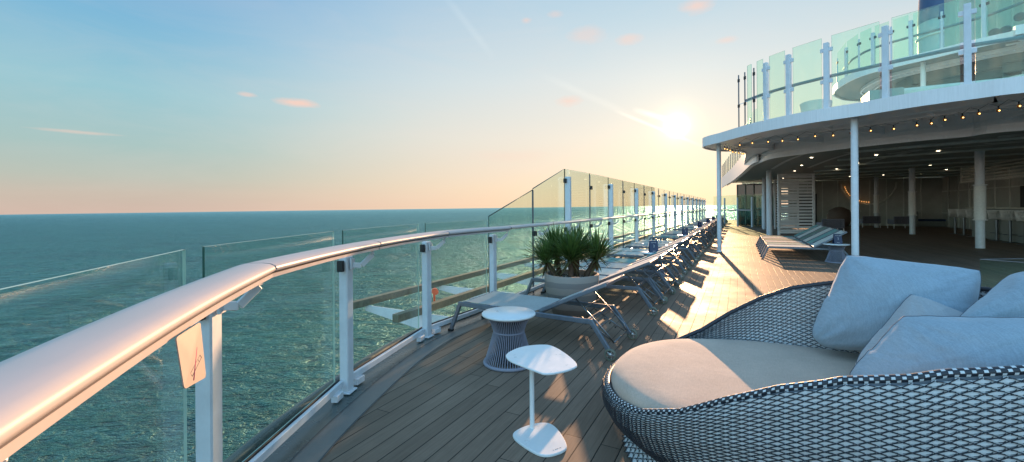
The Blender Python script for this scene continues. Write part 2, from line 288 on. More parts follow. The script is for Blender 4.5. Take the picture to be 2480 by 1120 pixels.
# ------------------------------------------------------------------ mesh helper
class MB:
    def __init__(s): s.v = []; s.f = []; s.m = []; s.sm = []
    def add(s, vs, fs, mi=0, smooth=False):
        o = len(s.v); s.v += [tuple(v) for v in vs]
        for f in fs: s.f.append([i+o for i in f]); s.m.append(mi); s.sm.append(smooth)
        return s
    def box(s, c, d, rz=0, mi=0, mat=None):
        x, y, z = d[0]/2, d[1]/2, d[2]/2
        vs = [Vector((a, b_, e_)) for a in (-x, x) for b_ in (-y, y) for e_ in (-z, z)]
        mm = mat if mat is not None else Matrix.Rotation(rz, 3, 'Z')
        vs = [mm @ v + Vector(c) for v in vs]
        return s.add(vs, [(0, 1, 3, 2), (4, 6, 7, 5), (0, 4, 5, 1), (2, 3, 7, 6), (0, 2, 6, 4), (1, 5, 7, 3)], mi)
    def bbox(s, c, d, b_=0.004, rz=0, mi=0, mat=None):      # box with chamfered edges
        x, y, z = d[0]/2, d[1]/2, d[2]/2; b_ = min(b_, x*0.9, y*0.9, z*0.9)
        mm = mat if mat is not None else Matrix.Rotation(rz, 3, 'Z')
        vs = []; idx = {}
        for sx_ in (-1, 1):
            for sy_ in (-1, 1):
                for sz_ in (-1, 1):
                    for ax in range(3):
                        p = [sx_*(x-b_), sy_*(y-b_), sz_*(z-b_)]
                        p[ax] += (sx_, sy_, sz_)[ax]*b_
                        idx[(sx_, sy_, sz_, ax)] = len(vs); vs.append(mm @ Vector(p)+Vector(c))
        I = idx; fs = []
        for sg in (-1, 1):
            for ax in range(3):
                o1, o2 = [k for k in range(3) if k != ax]
                q = []
                for (p1, p2) in ((-1, -1), (1, -1), (1, 1), (-1, 1)):
                    t = [0, 0, 0]; t[ax] = sg; t[o1] = p1; t[o2] = p2; q.append(I[(t[0], t[1], t[2], ax)])
                fs.append(q)
        for ax in range(3):
            o1, o2 = [k for k in range(3) if k != ax]
            for p1 in (-1, 1):
                for p2 in (-1, 1):
                    t = [0, 0, 0]; t[o1] = p1; t[o2] = p2
                    ta = list(t); ta[ax] = -1; tb = list(t); tb[ax] = 1
                    fs.append([I[(*ta, o1)], I[(*tb, o1)], I[(*tb, o2)], I[(*ta, o2)]])
        for sx_ in (-1, 1):
            for sy_ in (-1, 1):
                for sz_ in (-1, 1): fs.append([I[(sx_, sy_, sz_, k)] for k in range(3)])
        return s.add(vs, fs, mi)
    def bar(s, a, b_, w, h, mi=0, bev=0.003, up=(0, 0, 1)):
        a, b_ = Vector(a), Vector(b_); d = b_-a; l = d.length
        x = d.normalized(); u = Vector(up)
        if abs(x.dot(u)) > 0.98: u = Vector((0, 1, 0))
        y = u.cross(x).normalized(); z = x.cross(y)
        mm = Matrix((x, y, z)).transposed()
        return s.bbox((a+b_)/2, (l, w, h), bev, mi=mi, mat=mm)
    def tube(s, pts, r, n=8, mi=0, caps=True, closed=False, flat=1.0):
        pts = [Vector(p) for p in pts]; k = len(pts); rs = r if isinstance(r, (list, tuple)) else [r]*k
        vs = []; prev = None
        for i, p in enumerate(pts):
            if closed: t = pts[(i+1) % k]-pts[i-1]
            else: t = pts[min(i+1, k-1)]-pts[max(i-1, 0)]
            if t.length < 1e-9: t = Vector((0, 0, 1))
            t.normalize()
            if prev is None:
                u = Vector((0, 0, 1)) if abs(t.z) < 0.9 else Vector((1, 0, 0))
                prev = (u-t*u.dot(t)).normalized()
            else:
                prev = prev-t*prev.dot(t)
                prev = prev.normalized() if prev.length > 1e-6 else Vector((1, 0, 0))
            q = t.cross(prev)
            for j in range(n):
                a = 2*math.pi*j/n+math.pi/n
                vs.append(p+(prev*math.cos(a)*flat+q*math.sin(a))*rs[i])
        fs = []
        for i in range(k if closed else k-1):
            for j in range(n):
                i2 = (i+1) % k
                fs.append((i*n+j, i*n+(j+1) % n, i2*n+(j+1) % n, i2*n+j))
        s.add(vs, fs, mi, True)
        if caps and not closed:
            o = len(s.v)-len(vs)
            s.f.append([o+j for j in range(n)][::-1]); s.m.append(mi); s.sm.append(False)
            s.f.append([o+(k-1)*n+j for j in range(n)]); s.m.append(mi); s.sm.append(False)
        return s
    def lathe(s, prof, n=32, c=(0, 0, 0), mi=0, sx=1.0, sy=1.0, smooth=True, a0=0):
        vs = []
        for r_, z in prof:
            for j in range(n):
                a = 2*math.pi*j/n+a0; vs.append((c[0]+r_*math.cos(a)*sx, c[1]+r_*math.sin(a)*sy, c[2]+z))
        fs = [(i*n+j, i*n+(j+1) % n, (i+1)*n+(j+1) % n, (i+1)*n+j) for i in range(len(prof)-1) for j in range(n)]
        return s.add(vs, fs, mi, smooth)
    def prism(s, poly, z0, z1, mi=0, mi_side=None):
        n = len(poly); vs = [(p[0], p[1], z0) for p in poly]+[(p[0], p[1], z1) for p in poly]
        s.add(vs, [list(range(n))[::-1], [n+i for i in range(n)]], mi)
        o = len(s.v)-2*n
        for i in range(n):
            s.f.append([o+i, o+(i+1) % n, o+n+(i+1) % n, o+n+i]); s.m.append(mi if mi_side is None else mi_side); s.sm.append(False)
        return s
    def sheet(s, A_, B_, mi=0, smooth=False):       # ruled strip between two polylines of 3D points
        k = len(A_); s.add(list(A_)+list(B_), [(i, i+1, k+i+1, k+i) for i in range(k-1)], mi, smooth); return s
    def slab(s, pts, thick, z0, z1, mi=0):          # vertical slab following a 2D polyline, closed
        n = len(pts); nr = normals2(pts)
        a = [(p[0]-q[0]*thick/2, p[1]-q[1]*thick/2) for p, q in zip(pts, nr)]
        b_ = [(p[0]+q[0]*thick/2, p[1]+q[1]*thick/2) for p, q in zip(pts, nr)]
        vs = []
        for i in range(n): vs += [(*a[i], z0), (*b_[i], z0), (*b_[i], z1), (*a[i], z1)]
        fs = []
        for i in range(n-1):
            for j in range(4): fs.append((i*4+j, i*4+(j+1) % 4, (i+1)*4+(j+1) % 4, (i+1)*4+j))
        fs += [(0, 3, 2, 1), ((n-1)*4, (n-1)*4+1, (n-1)*4+2, (n-1)*4+3)]
        return s.add(vs, fs, mi)
    def build(s, name, mat, parent=None, label=None, loc=None, rz=None):
        me = bpy.data.meshes.new(name); me.from_pydata(s.v, [], s.f)
        for mm in (mat if isinstance(mat, (list, tuple)) else [mat]): me.materials.append(mm)
        me.polygons.foreach_set('material_index', s.m); me.polygons.foreach_set('use_smooth', s.sm)
        me.update()
        o = bpy.data.objects.new(name, me); C.objects.link(o)
        if parent is not None: o.parent = parent
        if label: o['label'] = label
        if loc is not None: o.location = loc
        if rz is not None: o.rotation_euler = (0, 0, rz)
        return o
def normals2(pts):
    out_ = []
    n = len(pts)
    for i in range(n):
        a, b_ = pts[max(0, i-1)], pts[min(n-1, i+1)]
        dx, dy = b_[0]-a[0], b_[1]-a[1]; l = math.hypot(dx, dy) or 1
        out_.append((dy/l, -dx/l))
    return out_
def offset2(pts, d):
    return [(p[0]+q[0]*d, p[1]+q[1]*d) for p, q in zip(pts, normals2(pts))]
def catmull(pts, k=8):
    out_ = []; n = len(pts)
    for i in range(n-1):
        p0, p1, p2, p3 = pts[max(0, i-1)], pts[i], pts[i+1], pts[min(n-1, i+2)]
        for j in range(k):
            t = j/k
            out_.append(tuple(0.5*((2*p1[a])+(-p0[a]+p2[a])*t+(2*p0[a]-5*p1[a]+4*p2[a]-p3[a])*t*t+(-p0[a]+3*p1[a]-3*p2[a]+p3[a])*t**3) for a in range(len(p1))))
    out_.append(tuple(pts[-1])); return out_
def resample(pts, step):
    out_ = [pts[0]]; acc = 0
    for a, b_ in zip(pts[:-1], pts[1:]):
        l = math.dist(a, b_); 
        if l == 0: continue
        t = step-acc
        while t <= l:
            out_.append(tuple(a[k]+(b_[k]-a[k])*t/l for k in range(len(a)))); t += step
        acc = (acc+l) % step
    return out_
def at_px(pts, px):       # point on a 2D world polyline seen at image column px
    for a, b_ in zip(pts[:-1], pts[1:]):
        fa, fb = CX+F*a[0]/a[1], CX+F*b_[0]/b_[1]
        if (fa-px)*(fb-px) <= 0 and fa != fb:
            r_ = px-CX; # solve X/Z = r/F
            dx, dy = b_[0]-a[0], b_[1]-a[1]
            t = (a[1]*r_/F-a[0])/(dx-dy*r_/F)
            return (a[0]+dx*t, a[1]+dy*t), math.atan2(dy, dx)
    return pts[-1], 0
def thing(name, label, cat, loc=(0, 0, 0), rz=0, group=None):
    o = bpy.data.objects.new(name, None); C.objects.link(o); o.empty_display_size = 0.1
    o.location = loc; o.rotation_euler = (0, 0, rz); o['label'] = label; o['category'] = cat
    if group: o['group'] = group
    return o
def tag(o, label, cat, group=None):
    o['label'] = label; o['category'] = cat
    if group: o['group'] = group
    return o
def struct(o, label=None, cat=None):
    o['kind'] = 'structure'
    if label: o['label'] = label; o['category'] = cat or o.name.replace('_', ' ')
    return o
def copy_tree(o, parent=None):
    c = o.copy(); C.objects.link(c); c.parent = parent
    for ch in list(o.children): copy_tree(ch, c)
    return c
def dup(o, loc, rz, label=None):
    c = copy_tree(o); c.location = loc; c.rotation_euler = (0, 0, rz)
    if label: c['label'] = label
    return c
SHIP = dict(loc=(P4[0], P4[1], 0), rz=-A)      # local x = inboard (o), local y = forward (s)

# ------------------------------------------------------------------ camera, sun, sky
cam = bpy.data.cameras.new('camera'); co = bpy.data.objects.new('camera', cam); C.objects.link(co)
cam.sensor_width = 36; cam.lens = F/2480*36; cam.shift_y = -(560-CY)/2480; cam.clip_end = 60000; cam.clip_start = 0.05
co.matrix_world = Matrix.Translation((0, 0, H)) @ Matrix.Rotation(R(90), 4, 'X') @ Matrix.Rotation(-ROLL, 4, 'Z')
sc.camera = co
SUN_AZ, SUN_EL = math.atan2(1640-CX, F), R(10.0)
sd = Vector((math.sin(SUN_AZ)*math.cos(SUN_EL), math.cos(SUN_AZ)*math.cos(SUN_EL), math.sin(SUN_EL)))
sl = bpy.data.lights.new('sun', 'SUN'); sl.energy = 9.5; sl.angle = R(0.55); sl.color = (1.0, 0.57, 0.30)
so = bpy.data.objects.new('sun', sl); C.objects.link(so); so.rotation_euler = (-sd).to_track_quat('-Z', 'Y').to_euler()

w = bpy.data.worlds.new('World'); sc.world = w; w.use_nodes = True; nt = w.node_tree; nt.nodes.clear()
wo = N(nt, 'ShaderNodeOutputWorld'); bg = N(nt, 'ShaderNodeBackground', i_Strength=1.0); L(nt, bg.outputs[0], wo.inputs[0])
sky = N(nt, 'ShaderNodeTexSky', sky_type='NISHITA'); sky.sun_disc = False; sky.sun_elevation = SUN_EL; sky.sun_rotation = SUN_AZ
sky.air_density = 1.0; sky.dust_density = 1.0; sky.ozone_density = 1.5
tc = N(nt, 'ShaderNodeTexCoord'); D = tc.outputs['Generated']
nrm = N(nt, 'ShaderNodeVectorMath', operation='NORMALIZE'); L(nt, D, nrm.inputs[0]); D = nrm.outputs[0]
sp = N(nt, 'ShaderNodeSeparateXYZ'); L(nt, D, sp.inputs[0])
def ramp(stops):
    r_ = N(nt, 'ShaderNodeValToRGB'); el = r_.color_ramp.elements
    el[0].position = stops[0][0]; el[0].color = c4(stops[0][1]); el[1].position = stops[-1][0]; el[1].color = c4(stops[-1][1])
    for p, c in stops[1:-1]: q = el.new(p); q.color = c4(c)
    return r_
def lin(*c): return tuple(((x/255+0.055)/1.055)**2.4 if x > 10 else x/255/12.92 for x in c)
away = ramp([(0.0, lin(208, 184, 170)), (0.03, lin(200, 187, 173)), (0.06, lin(186, 192, 181)), (0.114, lin(168, 195, 192)), (0.21, lin(152, 198, 209)), (0.32, lin(126, 183, 214)), (0.42, lin(112, 170, 214)), (0.6, lin(125, 180, 222)), (1.0, lin(140, 185, 225))])
near = ramp([(0.0, lin(246, 212, 182)), (0.05, lin(246, 220, 192)), (0.16, lin(236, 228, 214)), (0.28, lin(218, 226, 226)), (0.42, lin(186, 212, 226)), (0.7, lin(140, 188, 225)), (1.0, lin(140, 185, 225))])
L(nt, sp.outputs['Z'], away.inputs[0]); L(nt, sp.outputs['Z'], near.inputs[0])
dt = N(nt, 'ShaderNodeVectorMath', operation='DOT_PRODUCT'); L(nt, D, dt.inputs[0]); dt.inputs[1].default_value = sd
nf = N(nt, 'ShaderNodeMapRange', i_1=0.45, i_2=1.0, i_3=0.0, i_4=1.0, interpolation_type='SMOOTHSTEP'); L(nt, dt.outputs['Value'], nf.inputs['Value'])
mixs = N(nt, 'ShaderNodeMix', data_type='RGBA'); L(nt, nf.outputs[0], mixs.inputs[0]); L(nt, away.outputs[0], mixs.inputs[6]); L(nt, near.outputs[0], mixs.inputs[7])
acc = mixs.outputs[2]
def addc(acc, fac, col):
    mxx = N(nt, 'ShaderNodeMix', data_type='RGBA', blend_type='ADD'); L(nt, fac, mxx.inputs[0]) ; L(nt, acc, mxx.inputs[6]); mxx.inputs[7].default_value = c4(col)
    return mxx.outputs[2]
def lerpc(acc, fac, col):
    mxx = N(nt, 'ShaderNodeMix', data_type='RGBA'); L(nt, fac, mxx.inputs[0]); L(nt, acc, mxx.inputs[6]); mxx.inputs[7].default_value = c4(col)
    return mxx.outputs[2]
vn = N(nt, 'ShaderNodeTexNoise', i_Scale=3.5, i_Detail=6.0, i_Roughness=0.6, i_Distortion=0.6)
mpv = N(nt, 'ShaderNodeMapping'); mpv.inputs['Scale'].default_value = (1, 1, 4.5); L(nt, D, mpv.inputs[0]); L(nt, mpv.outputs[0], vn.inputs['Vector'])
vm = N(nt, 'ShaderNodeMapRange', i_1=0.42, i_2=0.75, i_3=0.0, i_4=0.11); L(nt, vn.outputs['Fac'], vm.inputs['Value'])
acc = lerpc(acc, vm.outputs[0], lin(244, 222, 212))
# thin clouds, placed by compass direction
cn = N(nt, 'ShaderNodeTexNoise', i_Scale=14.0, i_Detail=8.0, i_Roughness=0.62)
mpc = N(nt, 'ShaderNodeMapping'); mpc.inputs['Scale'].default_value = (1, 1, 3.0); L(nt, D, mpc.inputs[0]); L(nt, mpc.outputs[0], cn.inputs['Vector'])
for px, py, wx, wz, st in ((722, 250, .050, .012, .85), (1380, 246, .040, .016, .55), (1690, 14, .045, .020, .65), (1420, 85, .055, .022, .35), (1525, 95, .035, .014, .45), (1274, 50, .018, .010, .5), (598, 230, .02, .006, .5), (185, 320, .085, .004, .4), (1760, 98, .03, .01, .4), (1240, 380, .12, .02, .18), (1345, 35, .02, .01, .3)):
    v = Vector(ray(px, py)).normalized()
    sb = N(nt, 'ShaderNodeVectorMath', operation='SUBTRACT'); L(nt, D, sb.inputs[0]); sb.inputs[1].default_value = v
    scl = N(nt, 'ShaderNodeVectorMath', operation='MULTIPLY'); L(nt, sb.outputs[0], scl.inputs[0]); scl.inputs[1].default_value = (1/wx, 1/wx, 1/wz)
    ln = N(nt, 'ShaderNodeVectorMath', operation='LENGTH'); L(nt, scl.outputs[0], ln.inputs[0])
    inv = N(nt, 'ShaderNodeMapRange', i_1=0.0, i_2=1.3, i_3=1.0, i_4=0.0); L(nt, ln.outputs['Value'], inv.inputs['Value'])
    ad = N(nt, 'ShaderNodeMath', operation='ADD'); L(nt, inv.outputs[0], ad.inputs[0]); L(nt, cn.outputs['Fac'], ad.inputs[1])
    mk = N(nt, 'ShaderNodeMapRange', i_1=0.82, i_2=1.35, i_3=0.0, i_4=st); L(nt, ad.outputs[0], mk.inputs['Value'])
    gt = N(nt, 'ShaderNodeMath', operation='MULTIPLY'); L(nt, mk.outputs[0], gt.inputs[0])
    g_ = N(nt, 'ShaderNodeMapRange', i_1=0.0, i_2=0.25, i_3=0.0, i_4=1.0); L(nt, inv.outputs[0], g_.inputs['Value']); L(nt, g_.outputs[0], gt.inputs[1])
    acc = lerpc(acc, gt.outputs[0], lin(250, 208, 190))
# high vapour trail: a great circle through two directions, faded at its ends
for (pa, pb, half, st, wid) in (((1500, 273), (1697, 353), 0.085, 0.75, 0.0055), ((1535, 266), (1668, 305), 0.052, 0.9, 0.009), ((1330, 190), (1540, 285), 0.11, 0.12, 0.012), ((1085, 0), (1180, 120), 0.075, 0.12, 0.012)):
    va, vb = Vector(ray(*pa)).normalized(), Vector(ray(*pb)).normalized(); nn = va.cross(vb).normalized(); mid = (va+vb).normalized()
    d1 = N(nt, 'ShaderNodeVectorMath', operation='DOT_PRODUCT'); L(nt, D, d1.inputs[0]); d1.inputs[1].default_value = nn
    ab = N(nt, 'ShaderNodeMath', operation='ABSOLUTE'); L(nt, d1.outputs['Value'], ab.inputs[0])
    a_ = N(nt, 'ShaderNodeMapRange', i_1=0.0, i_2=wid, i_3=st, i_4=0.0, interpolation_type='SMOOTHSTEP'); L(nt, ab.outputs[0], a_.inputs['Value'])
    d2 = N(nt, 'ShaderNodeVectorMath', operation='DISTANCE'); L(nt, D, d2.inputs[0]); d2.inputs[1].default_value = mid
    b_ = N(nt, 'ShaderNodeMapRange', i_1=half*0.5, i_2=half*1.25, i_3=1.0, i_4=0.0); L(nt, d2.outputs['Value'], b_.inputs['Value'])
    mm_ = N(nt, 'ShaderNodeMath', operation='MULTIPLY'); L(nt, a_.outputs[0], mm_.inputs[0]); L(nt, b_.outputs[0], mm_.inputs[1])
    acc = addc(acc, mm_.outputs[0], (0.35, 0.30, 0.22))
# added fill: sky away from the sun brightened to lift shaded faces
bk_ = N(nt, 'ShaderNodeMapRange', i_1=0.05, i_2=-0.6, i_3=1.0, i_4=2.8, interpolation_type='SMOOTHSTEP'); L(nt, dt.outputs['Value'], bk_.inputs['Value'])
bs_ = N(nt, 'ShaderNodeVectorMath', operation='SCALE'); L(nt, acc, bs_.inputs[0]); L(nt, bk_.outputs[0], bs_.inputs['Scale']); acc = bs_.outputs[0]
# aureole round the sun
ang = N(nt, 'ShaderNodeMath', operation='ARCCOSINE'); L(nt, dt.outputs['Value'], ang.inputs[0])
for sig, col in ((0.0125, (9, 8, 6.0)), (0.034, (0.65, 0.50, 0.26)), (0.10, (0.07, 0.05, 0.02))):
    dv = N(nt, 'ShaderNodeMath', operation='DIVIDE'); L(nt, ang.outputs[0], dv.inputs[0]); dv.inputs[1].default_value = sig
    pw = N(nt, 'ShaderNodeMath', operation='POWER'); L(nt, dv.outputs[0], pw.inputs[0]); pw.inputs[1].default_value = 2.0
    ng = N(nt, 'ShaderNodeMath', operation='MULTIPLY'); L(nt, pw.outputs[0], ng.inputs[0]); ng.inputs[1].default_value = -1.0
    ex = N(nt, 'ShaderNodeMath', operation='EXPONENT'); L(nt, ng.outputs[0], ex.inputs[0])
    acc = addc(acc, ex.outputs[0], col)
# physical sky mixed in
ss = N(nt, 'ShaderNodeVectorMath', operation='SCALE'); L(nt, sky.outputs[0], ss.inputs[0]); ss.inputs['Scale'].default_value = 0.006
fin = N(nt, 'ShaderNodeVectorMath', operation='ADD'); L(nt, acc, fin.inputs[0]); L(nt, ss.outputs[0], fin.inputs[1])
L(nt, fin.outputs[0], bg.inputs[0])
sc.view_settings.view_transform = 'Standard'; sc.view_settings.look = 'None'; sc.view_settings.exposure = 0
sc.render.engine = 'CYCLES'
cy = sc.cycles; cy.use_denoising = True; cy.max_bounces = 8; cy.transparent_max_bounces = 32; cy.glossy_bounces = 4; cy.diffuse_bounces = 4
cy.sample_clamp_indirect = 6; cy.caustics_reflective = False; cy.caustics_refractive = False

# ------------------------------------------------------------------ sea
b = MB(); rings = [0, 60, 200, 800, 3000, 12000, 45000]; n = 64
b.lathe([(r_ if r_ else 0.01, 0) for r_ in rings], n, smooth=False)
sea = b.build('sea', M['sea'], loc=(0, 0, -34)); sea.rotation_euler = (0, -R(0.35), 0); struct(sea, 'wide teal green sea with small wind ripples', 'sea')

# ------------------------------------------------------------------ railing path
POST = [(-0.33, -0.62), (-0.925, 0.50), (-1.395, 1.95), (-1.315, 3.36), (-0.965, 4.78), (-0.27, 5.93)]
SMAX = 44.0
path = catmull([(0.75, -1.5)]+POST+[ship(0, 1.6), ship(0, 3.2)], 10)
path = path[:-1]+[ship(0, s_) for s_ in (3.2, 8, 16, 26, 36, SMAX)]
def shp(pts): return [to_ship(p) for p in pts]
# path runs forward; normals2 gives the right-hand (inboard) side
edge_out = offset2(path, -0.20)
struct(MB().prism(shp(edge_out)+[(30, SMAX), (30, -9), (to_ship(path[0])[0], -9)], -0.35, -0.008).build('deck_base', M['waterway'], **SHIP), 'dark green painted deck edge', 'deck')
ww_in = offset2(path, 0.14); mg_in = offset2(path, 0.31)
def poly3(pts, z): return [(p[0], p[1], z) for p in pts]
struct(MB().sheet(poly3(shp(edge_out), 0.0), poly3(shp(ww_in), 0.0)).build('waterway', M['waterway'], **SHIP), 'shiny dark green gutter strip along the railing', 'waterway')
struct(MB().sheet(poly3(shp(ww_in), 0.004), poly3(shp(mg_in), 0.004)).build('margin_board', M['margin'], **SHIP), 'smooth curved border board beside the planks', 'decking')
# seams
b = MB(); b.sheet(poly3(shp(offset2(path, 0.136)), 0.008), poly3(shp(offset2(path, 0.142)), 0.008)); b.sheet(poly3(shp(offset2(path, 0.306)), 0.012), poly3(shp(offset2(path, 0.315)), 0.012))
struct(b.build('deck_seam', M['seam'], **SHIP), 'dark caulked seams of the deck border', 'seam')
mgs = shp(mg_in)
dk = MB(); poly = mgs+[(30, SMAX), (30, -9), (mgs[0][0], -9)]
dk.add([(p[0], p[1], 0.004) for p in poly], [list(range(len(poly)))])
struct(dk.build('deck', M['deck'], **SHIP), 'grey brown composite plank deck with dark seams', 'deck')
# hull side below
b = MB(); b.slab(shp(offset2(path, -0.22)), 0.02, -6, -0.10)
struct(b.build('hull', M['white_tex'], **SHIP), 'white ship side below the deck edge', 'hull')

# ------------------------------------------------------------------ railing
rl = thing('railing', 'curved white ship railing with broad pinkish handrail and low glass panes', 'railing')
wb = thing('glass_windbreak', 'long tall green glass windbreak with white posts along the sea side', 'windbreak')
def post_mb(p, ang_, h, w_=0.094, d_=0.072):
    b = MB(); b.bbox((p[0], p[1], h/2+0.004), (d_, w_, h-0.008), 0.008, rz=ang_)
    b.bbox((p[0], p[1], 0.012), (d_+0.045, w_+0.03, 0.012), 0.004, rz=ang_)
    return b
def path_dir(i):
    a, b_ = POST[max(0, i-1)], POST[min(len(POST)-1, i+1)]
    return math.atan2(b_[1]-a[1], b_[0]-a[0])
def seg_dir(a, b_): l = math.dist(a, b_); return ((b_[0]-a[0])/l, (b_[1]-a[1])/l)
RH = 1.165
def handrail_sec(pts, z, w_=0.184, t_=0.062, n0=None, n1=None):
    """rounded broad rail swept along a 2D polyline"""
    k = 14; prof = []
    for j in range(k):
        a = 2*math.pi*j/k+0.0001
        cx_, cz_ = math.cos(a), math.sin(a)
        prof.append((math.copysign(abs(cx_)**0.75, cx_)*w_/2, math.copysign(abs(cz_)**0.85, cz_)*t_/2*(1.0 if cz_ > 0 else 0.7)))
    nr = normals2(pts); vs = []
    if n0: nr[0] = n0
    if n1: nr[-1] = n1
    for p, q in zip(pts, nr):
        for (x, zz) in prof: vs.append((p[0]+q[0]*x, p[1]+q[1]*x, z+zz))
    fs = []
    for i in range(len(pts)-1):
        for j in range(k): fs.append((i*k+j, i*k+(j+1) % k, (i+1)*k+(j+1) % k, (i+1)*k+j))
    b = MB(); b.add(vs, fs, 0, True)
    b.add([vs[j] for j in range(k)], [list(range(k))], 0); b.add([vs[(len(pts)-1)*k+j] for j in range(k)], [list(range(k))[::-1]], 0)
    return b
def clamp_bracket(p, d, parent, z=RH, low=True):
    nx, ny = d[1], -d[0]
    a_ = math.atan2(d[1], d[0])
    b = MB()
    c = (p[0]+nx*0.075, p[1]+ny*0.075)
    b.bbox((c[0]-nx*0.02, c[1]-ny*0.02, z-0.15), (0.055, 0.016, 0.085), 0.003, rz=a_)
    pts = [(p[0]+nx*0.06, p[1]+ny*0.06, z-0.16), (p[0]+nx*0.12+d[0]*0.02, p[1]+ny*0.12+d[1]*0.02, z-0.165), (p[0]+nx*0.18+d[0]*0.09, p[1]+ny*0.18+d[1]*0.09, z-0.085), (p[0]+nx*0.18+d[0]*0.09, p[1]+ny*0.18+d[1]*0.09, z-0.02)]
    for q, r_ in zip(pts[:-1], pts[1:]): b.bar(q, r_, 0.016, 0.042, bev=0.004)
    b.bbox((pts[-1][0], pts[-1][1], z-0.026), (0.13, 0.05, 0.008), 0.002, rz=a_)
    b.build('bracket', M['pole'], parent)
off = offset2(POST, 0.185)
J = []      # joints in the rail just past each post
for i, p in enumerate(POST):
    d = seg_dir(POST[max(0, i-1)], POST[min(len(POST)-1, i+1)]); k_ = -0.14 if i == 1 else 0.04; J.append((off[i][0]+d[0]*k_, off[i][1]+d[1]*k_))
for i, p in enumerate(POST):
    d = seg_dir(POST[max(0, i-1)], POST[min(len(POST)-1, i+1)]) if i < 5 else (SA, CA)
    a_ = math.atan2(d[1], d[0])
    po = post_mb(p, a_+R(90), RH-0.09).build('post', M['pole'], rl)
    MB().bbox((p[0]-d[0]*0.078+0.0, p[1]-d[1]*0.078, RH-0.16), (0.03, 0.05, 0.085), 0.004, rz=a_).build('clamp', M['dark'], po)
    clamp_bracket(p, d, rl)
NJ = normals2(J); NJ[-1] = (CA, -SA)
for i in range(len(POST)-1):
    a, b_ = J[i], J[i+1]; d = seg_dir(a, b_)
    mid = [(a[0]+(b_[0]-a[0])*t+d[1]*(-0.030)*math.sin(math.pi*t), a[1]+(b_[1]-a[1])*t+d[0]*0.030*math.sin(math.pi*t)) for t in [k/12 for k in range(13)]]
    mid[0] = (a[0]+d[0]*0.009, a[1]+d[1]*0.009); mid[-1] = (b_[0]-d[0]*0.009, b_[1]-d[1]*0.009)
    MB().slab(mid, 0.15, RH-0.040, RH-0.022).build('rail_channel', M['rail'], rl)
    handrail_sec(mid, RH, n0=NJ[i], n1=NJ[i+1]).build('handrail', M['rail'], rl)
    q = [(b_[0]-d[0]*0.02, b_[1]-d[1]*0.02), (b_[0]+d[0]*0.02, b_[1]+d[1]*0.02)]
    handrail_sec(q, RH, 0.178, 0.056, n0=NJ[i+1], n1=NJ[i+1]).build('joint', M['seam'], rl)
    # bottom bar and glass
    a, b_ = POST[i], POST[i+1]; d = seg_dir(a, b_); n_ = (d[1], -d[0]); ln_ = math.dist(a, b_)
    def q3(t, o_, z): return (a[0]+d[0]*t+n_[0]*o_, a[1]+d[1]*t+n_[1]*o_, z)
    b = MB(); b.bar(q3(0.05, -0.02, 0.085), q3(ln_-0.05, -0.02, 0.085), 0.03, 0.05)
    for t in (0.16, ln_-0.16): b.bbox(q3(t, 0.0, 0.035), (0.10, 0.05, 0.05), 0.003, rz=math.atan2(d[1], d[0]))
    b.build('bottom_bar', M['pole'], rl)
    MB().bar(q3(0.05, -0.042, 0.112), q3(ln_-0.05, -0.042, 0.112), 0.012, 0.02).build('gasket', M['dark'], rl)
    b = MB(); th = 0.012; zo = -0.065
    vs = [q3(0.06, zo, 0.10), q3(ln_-0.06, zo, 0.10), q3(ln_-0.06, zo, 1.275), q3(0.06, zo, 1.275)]
    vs2 = [tuple(Vector(v)+Vector((n_[0], n_[1], 0))*(-th)) for v in vs]
    b.add(vs+vs2, [(0, 1, 2, 3), (4, 7, 6, 5)], 0); b.add(vs+vs2, [(0, 4, 5, 1), (1, 5, 6, 2), (2, 6, 7, 3)], 1); b.add(vs+vs2, [(3, 7, 4, 0)], 2)
    b.build('glass_pane', [M['pane_low'], M['edge_l'], M['edge']], rl)
# rounded coaming outside
b = MB(); b.tube(poly3(resample(offset2(path, -0.17), 0.25), 0.015), 0.045, 10)
b.build('coaming', M['waterway'], rl)

# straight windbreak: joints every 1.6 m, thick posts every second joint
line = [ship(0, 0), ship(0, SMAX)]
U2 = (SA, CA); NI = (CA, -SA)
def S3(o, s, z): x, y = ship(o, s); return (x, y, z)
sts = [0.0, 1.45, 2.97]; 
while sts[-1] < SMAX-2: sts.append(sts[-1]+1.62)
gl_o = -0.065
def tall_pane(s0, s1, zb0, zt0, zt1):
    b = MB(); g = 0.012; th = 0.012
    vs = [S3(gl_o, s0+g, zb0), S3(gl_o, s1-g, zb0), S3(gl_o, s1-g, zt1), S3(gl_o, s0+g, zt0)]
    v2 = [S3(gl_o-th, s0+g, zb0), S3(gl_o-th, s1-g, zb0), S3(gl_o-th, s1-g, zt1), S3(gl_o-th, s0+g, zt0)]
    b.add(vs+v2, [(0, 1, 2, 3), (4, 7, 6, 5)], 0); b.add(vs+v2, [(0, 4, 5, 1), (1, 5, 6, 2), (2, 6, 7, 3), (3, 7, 4, 0)], 1)
    return b
tops = {0: 1.32, 1: 1.76, 2: 2.22}
for i in range(len(sts)-1):
    t0 = tops.get(i, 2.24); t1 = {0: 1.74, 1: 2.22}.get(i, 2.24)
    tall_pane(sts[i], sts[i+1], 0.10, t0, t1).build('glass_pane', [M['pane'], M['edge']], wb)
